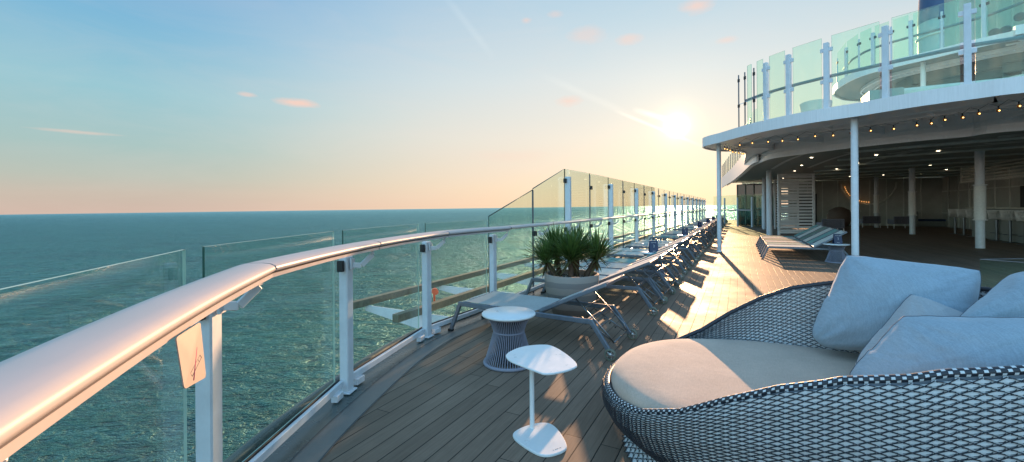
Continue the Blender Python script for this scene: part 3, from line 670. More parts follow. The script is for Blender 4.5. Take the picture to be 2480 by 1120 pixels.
for i, s_ in enumerate(sts):
    if i == 0:
        b = MB(); b.tube([S3(gl_o, 0, 0.1), S3(gl_o, 0, 1.33), S3(gl_o, sts[1], 1.75)], 0.008, 6); b.tube([S3(gl_o, sts[1], 1.77), S3(gl_o, sts[2]-.02, 2.225), S3(gl_o, sts[2]-.02, 0.1)], 0.007, 6); b.build('edge_trim', M['edge'], wb); continue
    thick = (i % 2 == 0)
    if thick:
        x, y = ship(0, s_)
        po = post_mb((x, y), -A, 2.06, 0.09, 0.11).build('post', M['pole'], wb)
        hz = (1.98, RH-0.16)
    else:
        b = MB(); b.bar(S3(gl_o, s_, 0.0), S3(gl_o, s_, 2.20 if i > 1 else 1.74), 0.026, 0.022); po = b.build('mullion', M['alu_d'], wb)
        hz = (1.9, RH-0.16) if i > 1 else (RH-0.16,)
    for z in hz: MB().bbox(S3(gl_o+0.03, s_-(0.06 if thick else 0), z), (0.06, 0.07, 0.085), 0.004, rz=-A).build('clamp', M['dark'], po)
    clamp_bracket(ship(0, s_), U2, wb)
# handrail, one length per second bay
a_s = 0.045; segs = [a_s]+[s_ for i, s_ in enumerate(sts) if i and i % 2 == 0][:]+[sts[-1]]
for s0, s1 in zip(segs[:-1], segs[1:]):
    if s1-s0 < 0.5: continue
    handrail_sec([ship(0.185, s0+0.003), ship(0.185, (s0+s1)/2), ship(0.185, s1-0.003)], RH).build('handrail', M['rail'], wb)
b = MB(); b.bar(S3(-0.02, 0.05, 0.085), S3(-0.02, sts[-1], 0.085), 0.03, 0.05); b.build('bottom_bar', M['pole'], wb)

# no smoking card hung from the rail
Ps = [W(425, 818, 1.06), W(484, 780, 1.21), W(498, 914, 1.19), W(445, 944, 1.04)]     # top left, top right, bottom right, bottom left
ns = thing('no_smoking_sign', 'cream card with crossed out cigarette hanging under the handrail', 'sign', Ps[0])
Ps = [p-Ps[0] for p in Ps]
nsn = (Ps[1]-Ps[3]).cross(Ps[2]-Ps[0]).normalized()
if nsn.x < 0: nsn = -nsn
def cp(u, v, h=0.0):     # u left to right, v top to bottom
    return (Ps[0]*(1-u)+Ps[1]*u)*(1-v)+(Ps[3]*(1-u)+Ps[2]*u)*v+nsn*h
out_l = []
for (cu, cv, a0) in ((0.92, 0.92, 0), (0.08, 0.92, 90), (0.08, 0.05, 180), (0.92, 0.05, 270)):
    for k in range(5):
        a = R(a0+k*22.5); out_l.append((cu+0.08*math.cos(a), cv+0.08*(1 if cv > .5 else .6)*math.sin(a)))
nO = len(out_l); b = MB()
b.add([cp(u, v, 0.0015) for u, v in out_l]+[cp(u, v, -0.0015) for u, v in out_l], [list(range(nO)), [nO+k for k in range(nO)][::-1]]+[[k, (k+1) % nO, nO+(k+1) % nO, nO+k] for k in range(nO)])
b.build('card', M['sign'], ns)
def stroke(pts, r_):
    bb = MB(); bb.tube([cp(u, v, 0.002) for u, v in pts], r_, 4); return bb
stroke([(.40, .93), (.70, .40)], 0.0020).build('slash', M['red'], ns)
bb = MB()
for q0, q1 in (((.30, .78), (.80, .56)), ((.80, .56), (.86, .62)), ((.86, .62), (.36, .85)), ((.36, .85), (.30, .78)), ((.68, .61), (.74, .68))):
    bb.tube([cp(*q0, .002), cp(*q1, .002)], 0.0011, 4)
bb.build('cigarette', M['grey_line'], ns)
stroke([(.33, .66), (.36, .60), (.28, .56), (.34, .50), (.28, .46)], 0.0009).build('smoke', M['grey_line'], ns)

# ------------------------------------------------------------------ outrigger below the rail
og = thing('outrigger', 'two weathered olive beams on white brackets outside the railing', 'outrigger')
zb = -0.35
def gz(px, py, z=zb): x, y = G(px, py, z); return Vector((x, y, z))
pa = gz(845, 742); pb = gz(957, 772)
for p0 in (pa, pb):
    q = p0+Vector((U2[0], U2[1], 0))*38
    MB().bar(p0, q, 0.13, 0.13, bev=0.006).build('beam', M['beam'], og)
oa = to_ship(pa); ob = to_ship(pb)
for k in range(12):
    s_ = oa[1]+0.42+k*2.3
    if s_ > 26: break
    b = MB(); t = 0.012; vs = []
    for sg in (-1, 1):
        for (o, z) in ((oa[0]-0.02, zb-0.066), (oa[0]-0.02, zb-0.17), (-0.24, zb-0.62), (-0.24, zb-0.066)):
            vs.append(S3(o, s_+sg*t, z))
    b.add(vs, [(0, 1, 2, 3), (7, 6, 5, 4), (0, 4, 5, 1), (1, 5, 6, 2), (2, 6, 7, 3), (3, 7, 4, 0)])
    b.build('bracket_plate', M['white'], og)
rb = gz(1052, 712, 0.0)
b = MB(); cN = Vector((*G(1052, 706, -0.12), -0.12)); b.tube([cN+Vector((0.0, 0.02, 0)), cN+Vector((0.03, -0.06, 0))], 0.06, 14); b.tube([cN, (cN.x, cN.y, zb)], 0.02, 8)
b.build('beacon', M['orange'], og)

# ------------------------------------------------------------------ loungers
def make_lounger(name, label, slmat, back_ang=26, group=None, detail=True):
    t = thing(name, label, 'sun lounger', group=group)
    Wd = 0.34
    b = MB()
    for sy in (-1, 1):
        y = sy*Wd
        b.bar((0.10, y, 0.335), (1.72, y, 0.335), 0.032, 0.05, bev=0.006)
    b.bar((0.13, -Wd, 0.335), (0.13, Wd, 0.335), 0.03, 0.04); b.bar((1.10, -Wd, 0.325), (1.10, Wd, 0.325), 0.03, 0.03); b.bar((1.66, -Wd, 0.33), (1.66, Wd, 0.33), 0.03, 0.03)
    b.build('frame', M['alu'], t)
    for sy in (-1, 1):
        y = sy*(Wd+0.001)
        b = MB(); b.bar((0.125, y, 0.355), (-0.02, y, 0.02), 0.036, 0.045, bev=0.006); lg = b.build('leg', M['alu'], t)
        MB().bbox((-0.025, y, 0.013), (0.06, 0.045, 0.026), 0.004).build('foot', M['dark'], lg)
        b = MB(); b.bar((1.705, y, 0.355), (1.90, y, 0.075), 0.036, 0.045, bev=0.006); b.build('leg', M['alu'], t)
        b = MB(); b.lathe([(0.0, -0.012), (0.020, -0.014), (0.020, 0.014), (0.0, 0.012)], 12); 
        for v in range(len(b.v)): x, yy, z = b.v[v]; b.v[v] = (x, z, yy)
        for k in range(5):
            a = 2*math.pi*k/5; b.bar((0, 0, 0), (0.042*math.cos(a), 0, 0.042*math.sin(a)), 0.012, 0.010, up=(0, 1, 0))
        wl = MB(); wl.lathe([(0.042, -0.012), (0.055, -0.013), (0.058, 0), (0.055, 0.013), (0.042, 0.012), (0.042, -0.012)], 24)
        for v in range(len(wl.v)): x, yy, z = wl.v[v]; wl.v[v] = (x, z, yy)
        wo_ = wl.build('wheel', M['tyre'], t, loc=(1.915, sy*(Wd+0.035), 0.059)); b.build('hub', M['hub'], wo_)
    # seat sling
    b = MB(); k = 6; vs = []
    for i in range(13):
        x = 0.145+(1.09-0.145)*i/12
        for j in range(k+1):
            v = -1+2*j/k; vs.append((x, v*(Wd-0.006), 0.366-0.012*(1-v*v)))
    b.add(vs, [(i*(k+1)+j, (i+1)*(k+1)+j, (i+1)*(k+1)+j+1, i*(k+1)+j+1) for i in range(12) for j in range(k)], 0, True)
    b.build('seat_sling', slmat, t)
    ca, sa = math.cos(R(back_ang)), math.sin(R(back_ang)); px_, pz_ = 1.13, 0.362
    def bp_(l, y, h=0): return (px_+l*ca-h*sa, y, pz_+l*sa+h*ca)
    b = MB()
    for sy in (-1, 1): b.bar(bp_(0, sy*(Wd-0.04)), bp_(0.80, sy*(Wd-0.04)), 0.028, 0.034, bev=0.005)
    b.bar(bp_(0.79, -Wd+0.05), bp_(0.79, Wd-0.05), 0.028, 0.03); b.bar(bp_(0.02, -Wd+0.05), bp_(0.02, Wd-0.05), 0.028, 0.03)
    b.build('back_frame', M['alu'], t)
    b = MB(); vs = []
    for i in range(9):
        l = 0.01+0.79*i/8
        for j in range(k+1):
            v = -1+2*j/k; vs.append(bp_(l, v*(Wd-0.035), 0.022-0.012*(1-v*v)))
    b.add(vs, [(i*(k+1)+j, (i+1)*(k+1)+j, (i+1)*(k+1)+j+1, i*(k+1)+j+1) for i in range(8) for j in range(k)], 0, True)
    b.build('back_sling', slmat, t)
    if detail:
        b = MB(); yy = Wd-0.09
        A0 = bp_(0.42, 0, -0.02); 
        for sy in (-1, 1):
            b.tube([(A0[0], sy*yy, A0[2]), (1.86, sy*yy, 0.20), (1.90, sy*yy*0.9, 0.13)], 0.008, 8)
            b.tube([(1.56, sy*(yy-0.05), 0.33), (1.88, sy*(yy-0.05), 0.14)], 0.008, 6)
            for q in range(4): b.tube([(1.62+q*0.06, sy*(yy-0.05), 0.295-q*0.036), (1.60+q*0.06, sy*(yy-0.05), 0.262-q*0.036)], 0.007, 5)
        b.tube([(1.90, -yy*0.9, 0.13), (1.90, yy*0.9, 0.13)], 0.010, 8)
        for q in (0.25, 0.5, 0.75):
            x = A0[0]+(1.86-A0[0])*q; z = A0[2]+(0.20-A0[2])*q; b.tube([(x, -yy, z), (x, yy, z)], 0.006, 6)
        b.build('support_rack', M['chrome'], t)
    return t
LG = 'sun loungers in a row along the sea side glass'
l1 = make_lounger('sun_lounger', 'nearest grey sun lounger, beside the round woven table', M['sling_d'], 25)
l1['group'] = LG
fm = ((-0.535), 5.30); l1.location = (fm[0], fm[1], 0); l1.rotation_euler = (0, 0, R(-31))
rowA = [1.15, 1.95, 2.75, 3.52]
base = 0
s_ = 4.95
while s_ < 40:
    for k in (0, .8, 2.25, 3.05, 3.85): rowA.append(s_+k)
    s_ += 6.0
protos = {}
for k_, mk, ba in (('light', 'sling', 24), ('teal', 'sling_t', 24), ('grey', 'sling_d', 24)):
    pr = make_lounger('sun_lounger', 'x', M[mk], ba, LG); protos[k_] = [pr, False]
ordw = ['second', 'third', 'fourth', 'fifth', 'sixth', 'seventh', 'eighth', 'ninth', 'tenth', 'eleventh', 'twelfth', 'thirteenth', 'fourteenth', 'fifteenth', 'sixteenth', 'seventeenth', 'eighteenth', 'nineteenth', 'twentieth']
tens = ['twenty-first', 'twenty-second', 'twenty-third', 'twenty-fourth', 'twenty-fifth', 'twenty-sixth', 'twenty-seventh', 'twenty-eighth', 'twenty-ninth', 'thirtieth', 'thirty-first', 'thirty-second', 'thirty-third', 'thirty-fourth', 'thirty-fifth', 'thirty-sixth']
ordw += tens
for i, s_ in enumerate(rowA):
    kind = 'teal' if i in (3, 9, 15) else ('grey' if i % 4 == 2 else 'light')
    pr = protos[kind]; x, y = ship(0.12+random.uniform(-.03, .03), s_)
    lab = '%s sun lounger with %s, %s from the camera in the sea side row' % ({'teal': 'teal', 'grey': 'grey', 'light': 'pale'}[kind], 'raised back', ordw[i])
    rz = -A+R(random.uniform(-1.2, 1.2))
    if not pr[1]: o = pr[0]; o.location = (x, y, 0); o.rotation_euler = (0, 0, rz); o['label'] = lab; pr[1] = True
    else: dup(pr[0], (x, y, 0), rz, lab)
# second row under the canopy, striped
LB = 'sun loungers by the louvred screen'
rowB = [(8.55, 'sling_w', 'white'), (9.35, 'sling_t', 'teal'), (10.15, 'sling', 'cream'), (10.95, 'sling_g', 'dark green'), (11.75, 'sling_w', 'pale'), (12.55, 'sling_t', 'blue green')]
on = ['nearest', 'second', 'third', 'fourth', 'fifth', 'farthest']
for i, (s_, mk, cn_) in enumerate(rowB):
    o = make_lounger('sun_lounger', '%s sun lounger with steep back, %s in the row by the louvred screen' % (cn_, on[i]), M[mk], 31, LB, detail=False)
    x, y = ship(3.6, s_); o.location = (x, y, 0); o.rotation_euler = (0, 0, -A)

# ------------------------------------------------------------------ woven side tables
def make_table(name, label, top, cord, n=58, D=0.25, hz=0.475, group=None):
    t = thing(name, label, 'side table', group=group)
    b = MB(); b.lathe([(0.0, hz-0.022), (D-0.006, hz-0.022), (D, hz-0.016), (D, hz-0.006), (D-0.006, hz), (0.0, hz)], 56)
    b.build('tabletop', top, t)
    b = MB(); rb_, rw_, rt = 0.225, 0.140, 0.205; zw = 0.305
    for k in range(n):
        a = 2*math.pi*k/n; tw = 0.05
        def cpt(r_, z, da=0): return (r_*math.cos(a+da), r_*math.sin(a+da), z)
        b.tube([cpt(rb_, 0.022), cpt(rb_*0.62+rw_*0.38-0.004, 0.135, tw*0.4), cpt(rw_, zw, tw), cpt((rw_+rt)/2-0.008, (zw+hz-0.02)/2, tw*1.3), cpt(rt, hz-0.024, tw*1.5)], 0.0046, 5, caps=False)
    b.build('woven_cords', cord, t)
    ring = [(rb_*math.cos(2*math.pi*k/48), rb_*math.sin(2*math.pi*k/48), 0.02) for k in range(48)]
    MB().tube(ring, 0.016, 10, closed=True).build('ring', cord, t); MB().tube([(rw_/rb_*p[0], rw_/rb_*p[1], zw) for p in ring], 0.007, 8, closed=True).build('ring', cord, t); MB().tube([(rt/rb_*p[0], rt/rb_*p[1], hz-0.03) for p in ring], 0.010, 8, closed=True).build('ring', cord, t)
    MB().lathe([(rw_-0.02, 0.03), (rw_-0.02, hz-0.03)], 24).build('core', M['dcord'], t)
    return t
x, y = G(1232, 757, 0.475)
tb = make_table('side_table', 'round hourglass table of grey cords with white top by the nearest lounger', M['ttop'], M['cord'])
tb.location = (x, y, 0)
TG = 'small round tables between the sea side loungers'
tA = None; menus = []
def make_menu(label, group=None):
    t = thing('menu_stand', label, 'menu', group=group)
    b = MB(); 
    for sg in (-1, 1):
        vs = [(-0.09, sg*0.002, 0.25), (0.09, sg*0.002, 0.25), (0.09, sg*0.055, 0.0), (-0.09, sg*0.055, 0.0)]
        v2 = [(x_2, y_2-sg*0.004, z_2) for x_2, y_2, z_2 in vs]
        b.add(vs+v2, [(0, 1, 2, 3), (4, 7, 6, 5), (0, 4, 5, 1), (1, 5, 6, 2), (2, 6, 7, 3), (3, 7, 4, 0)])
    b.build('card', M['navy'], t)
    b = MB()
    def fp(x_2, z_2): return (x_2, -0.055+(z_2/0.25)*0.053-0.0015, z_2)
    for x0, x1, z in ((-0.055, -0.022, .205), (-0.018, 0.012, .205), (0.017, 0.055, .205), (-0.03, 0.03, .03)): b.tube([fp(x0, z), fp(x1, z)], 0.0035, 4)
    b.tube([fp(-0.012, 0.15), fp(0.0, 0.16), fp(0.014, 0.148), fp(0.002, 0.135), fp(0.006, 0.115), fp(-0.006, 0.105)], 0.0035, 4)
    b.build('lettering', M['white'], t)
    return t
mn0 = None; jt = ['first', 'second', 'third', 'fourth', 'fifth', 'sixth']
for i, s_ in enumerate((4.28, 10.28, 16.28, 22.28, 28.28, 34.28)):
    x, y = ship(1.42, s_)
    lab = 'small round woven table holding a navy menu card, %s along the sea side row' % jt[i]
    if tA is None: tA = make_table('side_table', lab, M['ttop'], M['cord'], n=56, group=TG); tA.location = (x, y, 0)
    else: dup(tA, (x, y, 0), 0, lab)
    lab = 'navy menu card standing on the %s table of the sea side row' % jt[i]
    if mn0 is None: mn0 = make_menu(lab, 'menu cards on the sea side tables'); mn0.location = (x, y, 0.476)
    else: dup(mn0, (x, y, 0.476), 0, lab)
x, y = G(2022, 636); x, y = x+0.0, y-0.05
tB = make_table('side_table', 'round violet grey cord table beside the canopy post', M['ttop'], M['cord'], n=60, D=0.28); tB.location = (x, y, 0)
mb_ = make_menu('navy menu card standing on the cord table by the canopy post'); mb_.location = (x+0.03, y, 0.476); mb_.rotation_euler = (0, 0, R(-12))

# ------------------------------------------------------------------ pedestal table
def smooth_closed(pts, k=8):
    n = len(pts); out_ = []
    for i in range(n):
        p0, p1, p2, p3 = pts[i-1], pts[i], pts[(i+1) % n], pts[(i+2) % n]
        for j in range(k):
            t = j/k
            out_.append(tuple(0.5*((2*p1[a])+(-p0[a]+p2[a])*t+(2*p0[a]-5*p1[a]+4*p2[a]-p3[a])*t*t+(-p0[a]+3*p1[a]-3*p2[a]+p3[a])*t**3) for a in range(2)))
    return out_
def chaikin(pts, n=3):
    for _ in range(n):
        o = []
        for i in range(len(pts)):
            a, b_ = pts[i], pts[(i+1) % len(pts)]
            o += [(a[0]*.75+b_[0]*.25, a[1]*.75+b_[1]*.25), (a[0]*.25+b_[0]*.75, a[1]*.25+b_[1]*.75)]
        pts = o
    return pts
def c7(x, y): return (1050+x/2.545, 680+y/2.545)
hT = 0.47
topc = [G(*c7(*q), hT) for q in ((408, 470), (520, 408), (645, 392), (742, 396), (905, 512), (850, 548), (700, 578), (640, 560))]
basec = [G(*c7(*q), 0.02) for q in ((480, 965), (500, 920), (640, 872), (745, 880), (835, 1018), (800, 1055), (690, 1085), (600, 1050))]
sx0, sy0 = G(1289, 1045)
pt = thing('pedestal_table', 'small white table with pebble shaped top and base on one stem', 'table', (sx0, sy0, 0))
def disc(poly, z0, z1, mat, nm, bev=0.004):
    poly = [(p[0]-sx0, p[1]-sy0) for p in chaikin(poly, 3)]
    cx_ = sum(p[0] for p in poly)/len(poly); cy_ = sum(p[1] for p in poly)/len(poly)
    def shr(d): 
        o = []
        for p in poly:
            l = math.hypot(p[0]-cx_, p[1]-cy_); o.append((cx_+(p[0]-cx_)*(l-d)/l, cy_+(p[1]-cy_)*(l-d)/l))
        return o
    n = len(poly); L_ = [(shr(bev), z0), (poly, z0+bev), (poly, z1-bev), (shr(bev), z1)]
    b = MB(); vs = [(p[0], p[1], z) for pl, z in L_ for p in pl]
    fs = [(i*n+j, i*n+(j+1) % n, (i+1)*n+(j+1) % n, (i+1)*n+j) for i in range(3) for j in range(n)]
    fs += [list(range(n))[::-1], [3*n+j for j in range(n)]]
    b.add(vs, fs); return b.build(nm, mat, pt)
disc(topc, hT-0.013, hT, M['ttop'], 'tabletop'); disc(basec, 0.005, 0.022, M['ttop'], 'base')
b = MB(); q0 = Vector((*G(*c7(737, 1046), 0.0225), 0.0228))-Vector((sx0, sy0, 0)); q1 = Vector((*G(*c7(788, 1028), 0.0225), 0.0228))-Vector((sx0, sy0, 0))
for k in range(9): 
    if k in (1, 6): continue
    m0 = q0.lerp(q1, k/9); m1 = q0.lerp(q1, (k+.65)/9); b.tube([m0, m1+Vector((0, 0.002*(k % 2), 0))], 0.0012, 4)
b.build('maker_mark', M['grey_line'], pt)
MB().lathe([(0.0155, 0.022), (0.0155, hT-0.013)], 20).build('stem', M['ttop'], pt)

# ------------------------------------------------------------------ planter and yuccas
px0, py0 = G(1384, 663, 0.57)
pl = thing('planter', 'large round banded stone pot standing between the first two loungers', 'planter', (px0, py0, 0))
b = MB(); b.lathe([(0.0, 0.006), (0.20, 0.006), (0.235, 0.02), (0.31, 0.20), (0.350, 0.40), (0.360, 0.565), (0.352, 0.575), (0.325, 0.575), (0.318, 0.56), (0.315, 0.49)], 64)
b.build('pot', M['pot'], pl)
b = MB(); vs = [(0, 0, 0.515)]; fs = []; n = 40
for ri in range(1, 7):
    for k in range(n):
        a = 2*math.pi*k/n; r_ = 0.317*ri/6; vs.append((r_*math.cos(a), r_*math.sin(a), 0.508+0.012*noise.noise(Vector((r_*9*math.cos(a), r_*9*math.sin(a), 1)))))
for k in range(n): fs.append((0, 1+k, 1+(k+1) % n))
for ri in range(5):
    for k in range(n): fs.append((1+ri*n+k, 1+(ri+1)*n+k, 1+(ri+1)*n+(k+1) % n, 1+ri*n+(k+1) % n))
b.add(vs, fs, 0, True); b.build('gravel', M['soil'], pl)
b = MB()
for k in range(200):
    a = random.uniform(0, 6.28); r_ = 0.31*math.sqrt(random.random()); q = random.uniform(.005, .011)
    b.lathe([(0.0, -q*.6), (q*.9, -q*.2), (q*.8, q*.4), (0, q*.6)], 5, (r_*math.cos(a), r_*math.sin(a), 0.517), a0=a)
pb = b.build('pebble_topping', M['stone'], pl); pb['kind'] = 'stuff'
def yucca(ox, oy, lean, ht, rad, nl, label, seed):
    rnd = random.Random(seed)
    t = thing('yucca', label, 'plant', (px0+ox, py0+oy, 0.515), 0, 'yuccas in the stone pot')
    tx, ty = lean; b = MB(); pts = []
    for k in range(9):
        f = k/8; pts.append((tx*f**1.3+0.006*math.sin(k*2), ty*f**1.3+0.006*math.cos(k*1.7), -0.02+ht*f))
    b.tube(pts, [0.038-0.012*k/8+0.004*rnd.random() for k in range(9)], 9); b.build('trunk', M['trunk'], t)
    for nm, mat_, cnt, dry in (('crown', M['leaf'], nl, False), ('dry_leaves', M['leaf2'], int(nl*0.12), True)):
        b = MB(); top = Vector((tx, ty, ht-0.03))
        for k in range(cnt):
            a = rnd.uniform(0, 6.283)
            el = R(rnd.uniform(-55, -5)) if dry else math.asin(max(-.45, min(1, rnd.uniform(0.05, 1.0)**0.65 - (0.4 if rnd.random() < .08 else 0))))
            l = rad*(rnd.uniform(.5, .8) if dry else rnd.uniform(0.78, 1.08))
            d = Vector((math.cos(a)*math.cos(el), math.sin(a)*math.cos(el), math.sin(el)))
            side = d.cross(Vector((0, 0, 1))); side = side.normalized() if side.length > .05 else Vector((1, 0, 0))
            up = side.cross(d).normalized(); wd_ = rnd.uniform(.010, .0155); bend = rnd.uniform(-.008, .012)*l/0.25
            st = top+Vector((0, 0, rnd.uniform(-.04, .05)))
            vs = []
            for f, ww in ((0.0, .7), (.3, 1.0), (.65, .85), (1.0, .06)):
                c = st+d*(l*f+.01)-Vector((0, 0, 1))*bend*f*f*2.2
                vs += [c-side*wd_*ww+up*.002, c-up*.0015, c+side*wd_*ww+up*.002]
            fs = []
            for i in range(3):
                fs += [(i*3, i*3+1, i*3+4, i*3+3), (i*3+1, i*3+2, i*3+5, i*3+4)]
            b.add(vs, fs)
        b.build(nm, mat_, t)
for (ox, oy, lean, ht, rad, nl, lab, sd_) in (
    (-0.20, 0.00, (-0.13, 0.02), 0.24, 0.32, 170, 'short spiky yucca leaning left at the pot edge', 1),
    (-0.02, -0.12, (-0.015, -0.02), 0.29, 0.40, 240, 'tallest yucca with thick trunk in the middle of the pot', 2),
    (0.18, -0.02, (0.15, -0.01), 0.28, 0.36, 200, 'yucca leaning right over the pot rim', 3),
    (-0.14, 0.14, (-0.04, 0.06), 0.34, 0.37, 170, 'tall yucca at the back left of the pot', 4),
    (0.08, 0.14, (0.04, 0.05), 0.34, 0.37, 170, 'tall yucca at the back right of the pot', 5)):
    yucca(ox, oy, lean, ht, rad, nl, lab, sd_)

# ------------------------------------------------------------------ woven daybed
T0 = (0.6, 2.75); c0 = 0.13
dbx, dby = T0[0]+c0*SA, T0[1]+c0*CA
db = thing('daybed', 'large round woven daybed with black and white lattice shell, front right', 'daybed', (dbx, dby, 0), -A)
LX, WY, XC = 1.17, 0.87, 1.17
def outline(th, sc_=1.0):           # th=0 at tip (front), grows towards the near side
    e_ = 2/2.25
    cx_, sy_ = -math.cos(th), -math.sin(th)
    x = math.copysign(abs(cx_)**e_, cx_)*LX*sc_; y = math.copysign(abs(sy_)**e_, sy_)*WY*sc_
    return (XC+x, y)
# arc-length table
NT = 720; tab = [outline(2*math.pi*k/NT) for k in range(NT+1)]; cum = [0]
for k in range(NT): cum.append(cum[-1]+math.dist(tab[k], tab[k+1]))
PER = cum[-1]
def th_of(u):                       # u in cells fraction 0..1
    u = u % 1.0; tgt = u*PER; lo, hi = 0, NT
    while hi-lo > 1:
        mid = (lo+hi)//2
        if cum[mid] <= tgt: lo = mid
        else: hi = mid
    return 2*math.pi*(lo+(tgt-cum[lo])/(cum[hi]-cum[lo]))/NT
HK = [(0, .37), (.15, .375), (.3, .405), (.5, .50), (.7, .64), (.9, .76), (1.1, .85), (1.4, .92), (1.8, .95), (2.4, .965)]
NEAR_DROP = [(0.45, 0), (0.8, .03), (1.05, .055), (1.3, .06), (1.6, .03), (2.1, 0)]
def rim_h(a, y=0):
    if y < -0.2:
        for (x0, y0), (x1, y1) in zip(NEAR_DROP[:-1], NEAR_DROP[1:]):
            if x0 <= a <= x1: return rim_h(a)-(y0+(y1-y0)*(a-x0)/(x1-x0))
    for (x0, y0), (x1, y1) in zip(HK[:-1], HK[1:]):
        if a <= x1:
            t = max(0, (a-x0)/(x1-x0)); t2 = t; return y0+(y1-y0)*t2
    return HK[-1][1]
PRF = [(0, 1.0), (.12, 1.012), (.35, 1.008), (.6, .975), (.82, .915), (1.0, .83)]
def prf(v):
    for (x0, y0), (x1, y1) in zip(PRF[:-1], PRF[1:]):
        if v <= x1: t = (v-x0)/(x1-x0); return y0+(y1-y0)*t
    return PRF[-1][1]
ZB = 0.11
def shell(u, v, inset=0.0):
    th = th_of(u); p = outline(th); h = rim_h(p[0], p[1]); s1 = prf(v)
    x = XC+(p[0]-XC)*s1; y = p[1]*s1
    if inset:
        l = math.hypot(x-XC, y); x = XC+(x-XC)*(l-inset)/l; y = y*(l-inset)/l
    return Vector((x, y, h+(ZB-h)*v))
def skirt(u, v, inset=0.0):
    th = th_of(u); p = outline(th); s1 = .83+.08*v-0.02*math.sin(math.pi*v)
    x = XC+(p[0]-XC)*s1; y = p[1]*s1
    if inset: l = math.hypot(x-XC, y); x = XC+(x-XC)*(l-inset)/l; y = y*(l-inset)/l
    return Vector((x, y, ZB*(1-v)+0.01))
def inner(u, v, inset=0.0): return shell(u, v, 0.035-inset)
def weave(S, NC, NR, v0, v1, parent, nm, u0=0.0, u1=1.0, sgn=1):
    """white crosses on a dark backing with crossing dark cords; S(u,v,inset) is the surface"""
    bk = MB(); nu = NC*2; nv = NR*2
    i0, i1 = int(u0*nu), int(u1*nu)
    vs = []; K = nv+1
    for i in range(i0, i1+1):
        for j in range(K): vs.append(S(i/nu, v0+(v1-v0)*j/nv, 0.006*sgn if sgn > 0 else 0.006))
    bk.add(vs, [((i)*K+j, (i+1)*K+j, (i+1)*K+j+1, i*K+j+1) for i in range(i1-i0) for j in range(nv)], 0, True)
    bk.build(nm+'_lining', M['backing'], parent)
    st = MB(); dv = (v1-v0)/NR
    def P_(u, v, h): return S(u, min(max(v, v0), v1), -h)
    for j in range(2*NR-1):
        vc = v0+dv*(j+1)/2
        for i in range(int(u0*NC)-1, int(u1*NC)+1):
            uc = (i+(0.5 if j % 2 else 0.0))/NC
            if uc < u0 or uc > u1: continue
            du = 0.5/NC
            # horizontal strip: six-sided lens, bowed outward
            a = [P_(uc-du*.82, vc-dv*.06, .000), P_(uc-du*.5, vc-dv*.19, .004), P_(uc, vc-dv*.22, .0065), P_(uc+du*.5, vc-dv*.19, .004), P_(uc+du*.82, vc-dv*.06, .000)]
            c = [P_(uc-du*.82, vc+dv*.06, .000), P_(uc-du*.5, vc+dv*.19, .004), P_(uc, vc+dv*.22, .0065), P_(uc+du*.5, vc+dv*.19, .004), P_(uc+du*.82, vc+dv*.06, .000)]
            st.add(a+c, [(k, k+1, 5+k+1, 5+k) for k in range(4)], 0, True)
            # vertical strip passing behind
            w_ = du*.21
            st.add([P_(uc-w_, vc-dv*.62, .001), P_(uc+w_, vc-dv*.62, .001), P_(uc+w_, vc+dv*.62, .001), P_(uc-w_, vc+dv*.62, .001)], [(0, 1, 2, 3)], 0, True)
    st.build(nm, M['strip'], parent)
    cd = MB(); du = 0.5/NC; steps = 2*NR*2
    for dr in (1, -1):
        for i in range(-NR*2 if u1-u0 < .99 else 0, NC+(NR*2 if u1-u0 < .99 else 0)):
            pts = []
            for k in range(steps+1):
                u = i/NC+dr*du*k/2; v = v0+dv*k/4
                if u1-u0 < .99 and (u < u0 or u > u1):
                    if len(pts) > 1: cd.tube(pts, 0.0017, 4, caps=False)
                    pts = []; continue
                pts.append(S(u, v, -(.0088+.0022*math.cos(math.pi*k/2*1.0)*dr)))
            if len(pts) > 1: cd.tube(pts, 0.0017, 4, caps=False)
    cd.build(nm+'_cords', M['dcord'], parent)
NCELL = 108
weave(shell, NCELL, 30, 0.012, 1.0, db, 'shell_weave')
weave(skirt, NCELL, 4, 0.0, 1.0, db, 'base_weave')
weave(inner, NCELL, 18, 0.012, 0.64, db, 'inner_weave', 0.0, 1.0)
# rim braid
nr_ = 360; b = MB()
rp = [shell(k/nr_, 0.0, 0.016)+Vector((0, 0, 0.0)) for k in range(nr_)]
b.tube(rp, 0.0155, 10, closed=True); b.build('rim', M['dcord'], db)
b = MB()
for ring_, phase in ((0, 0), (1, .5), (2, 0)):
    for k in range(NCELL*2):
        u = (k+phase)/(NCELL*2); p = shell(u, 0, 0.016); q = shell(u+0.0012, 0, .016); t_ = (q-p).normalized(); o_ = (shell(u, 0, 0)-p).normalized()
        a0 = R(-15+ring_*42); hw = 0.0058
        vs = []
        for aa in (a0-R(15), a0, a0+R(15)):
            for sg in (-1, 1): vs.append(p+(o_*math.cos(aa)+Vector((0, 0, 1))*math.sin(aa))*0.0172+t_*hw*sg)
        b.add(vs, [(0, 1, 3, 2), (2, 3, 5, 4)], 0, True)
b.build('rim_binding', M['strip'], db)
# frame floor under the seat
b = MB(); pl2 = [outline(2*math.pi*k/64, .90) for k in range(64)]; b.prism(pl2, 0.28, 0.31); b.build('seat_frame', M['alu_d'], db)
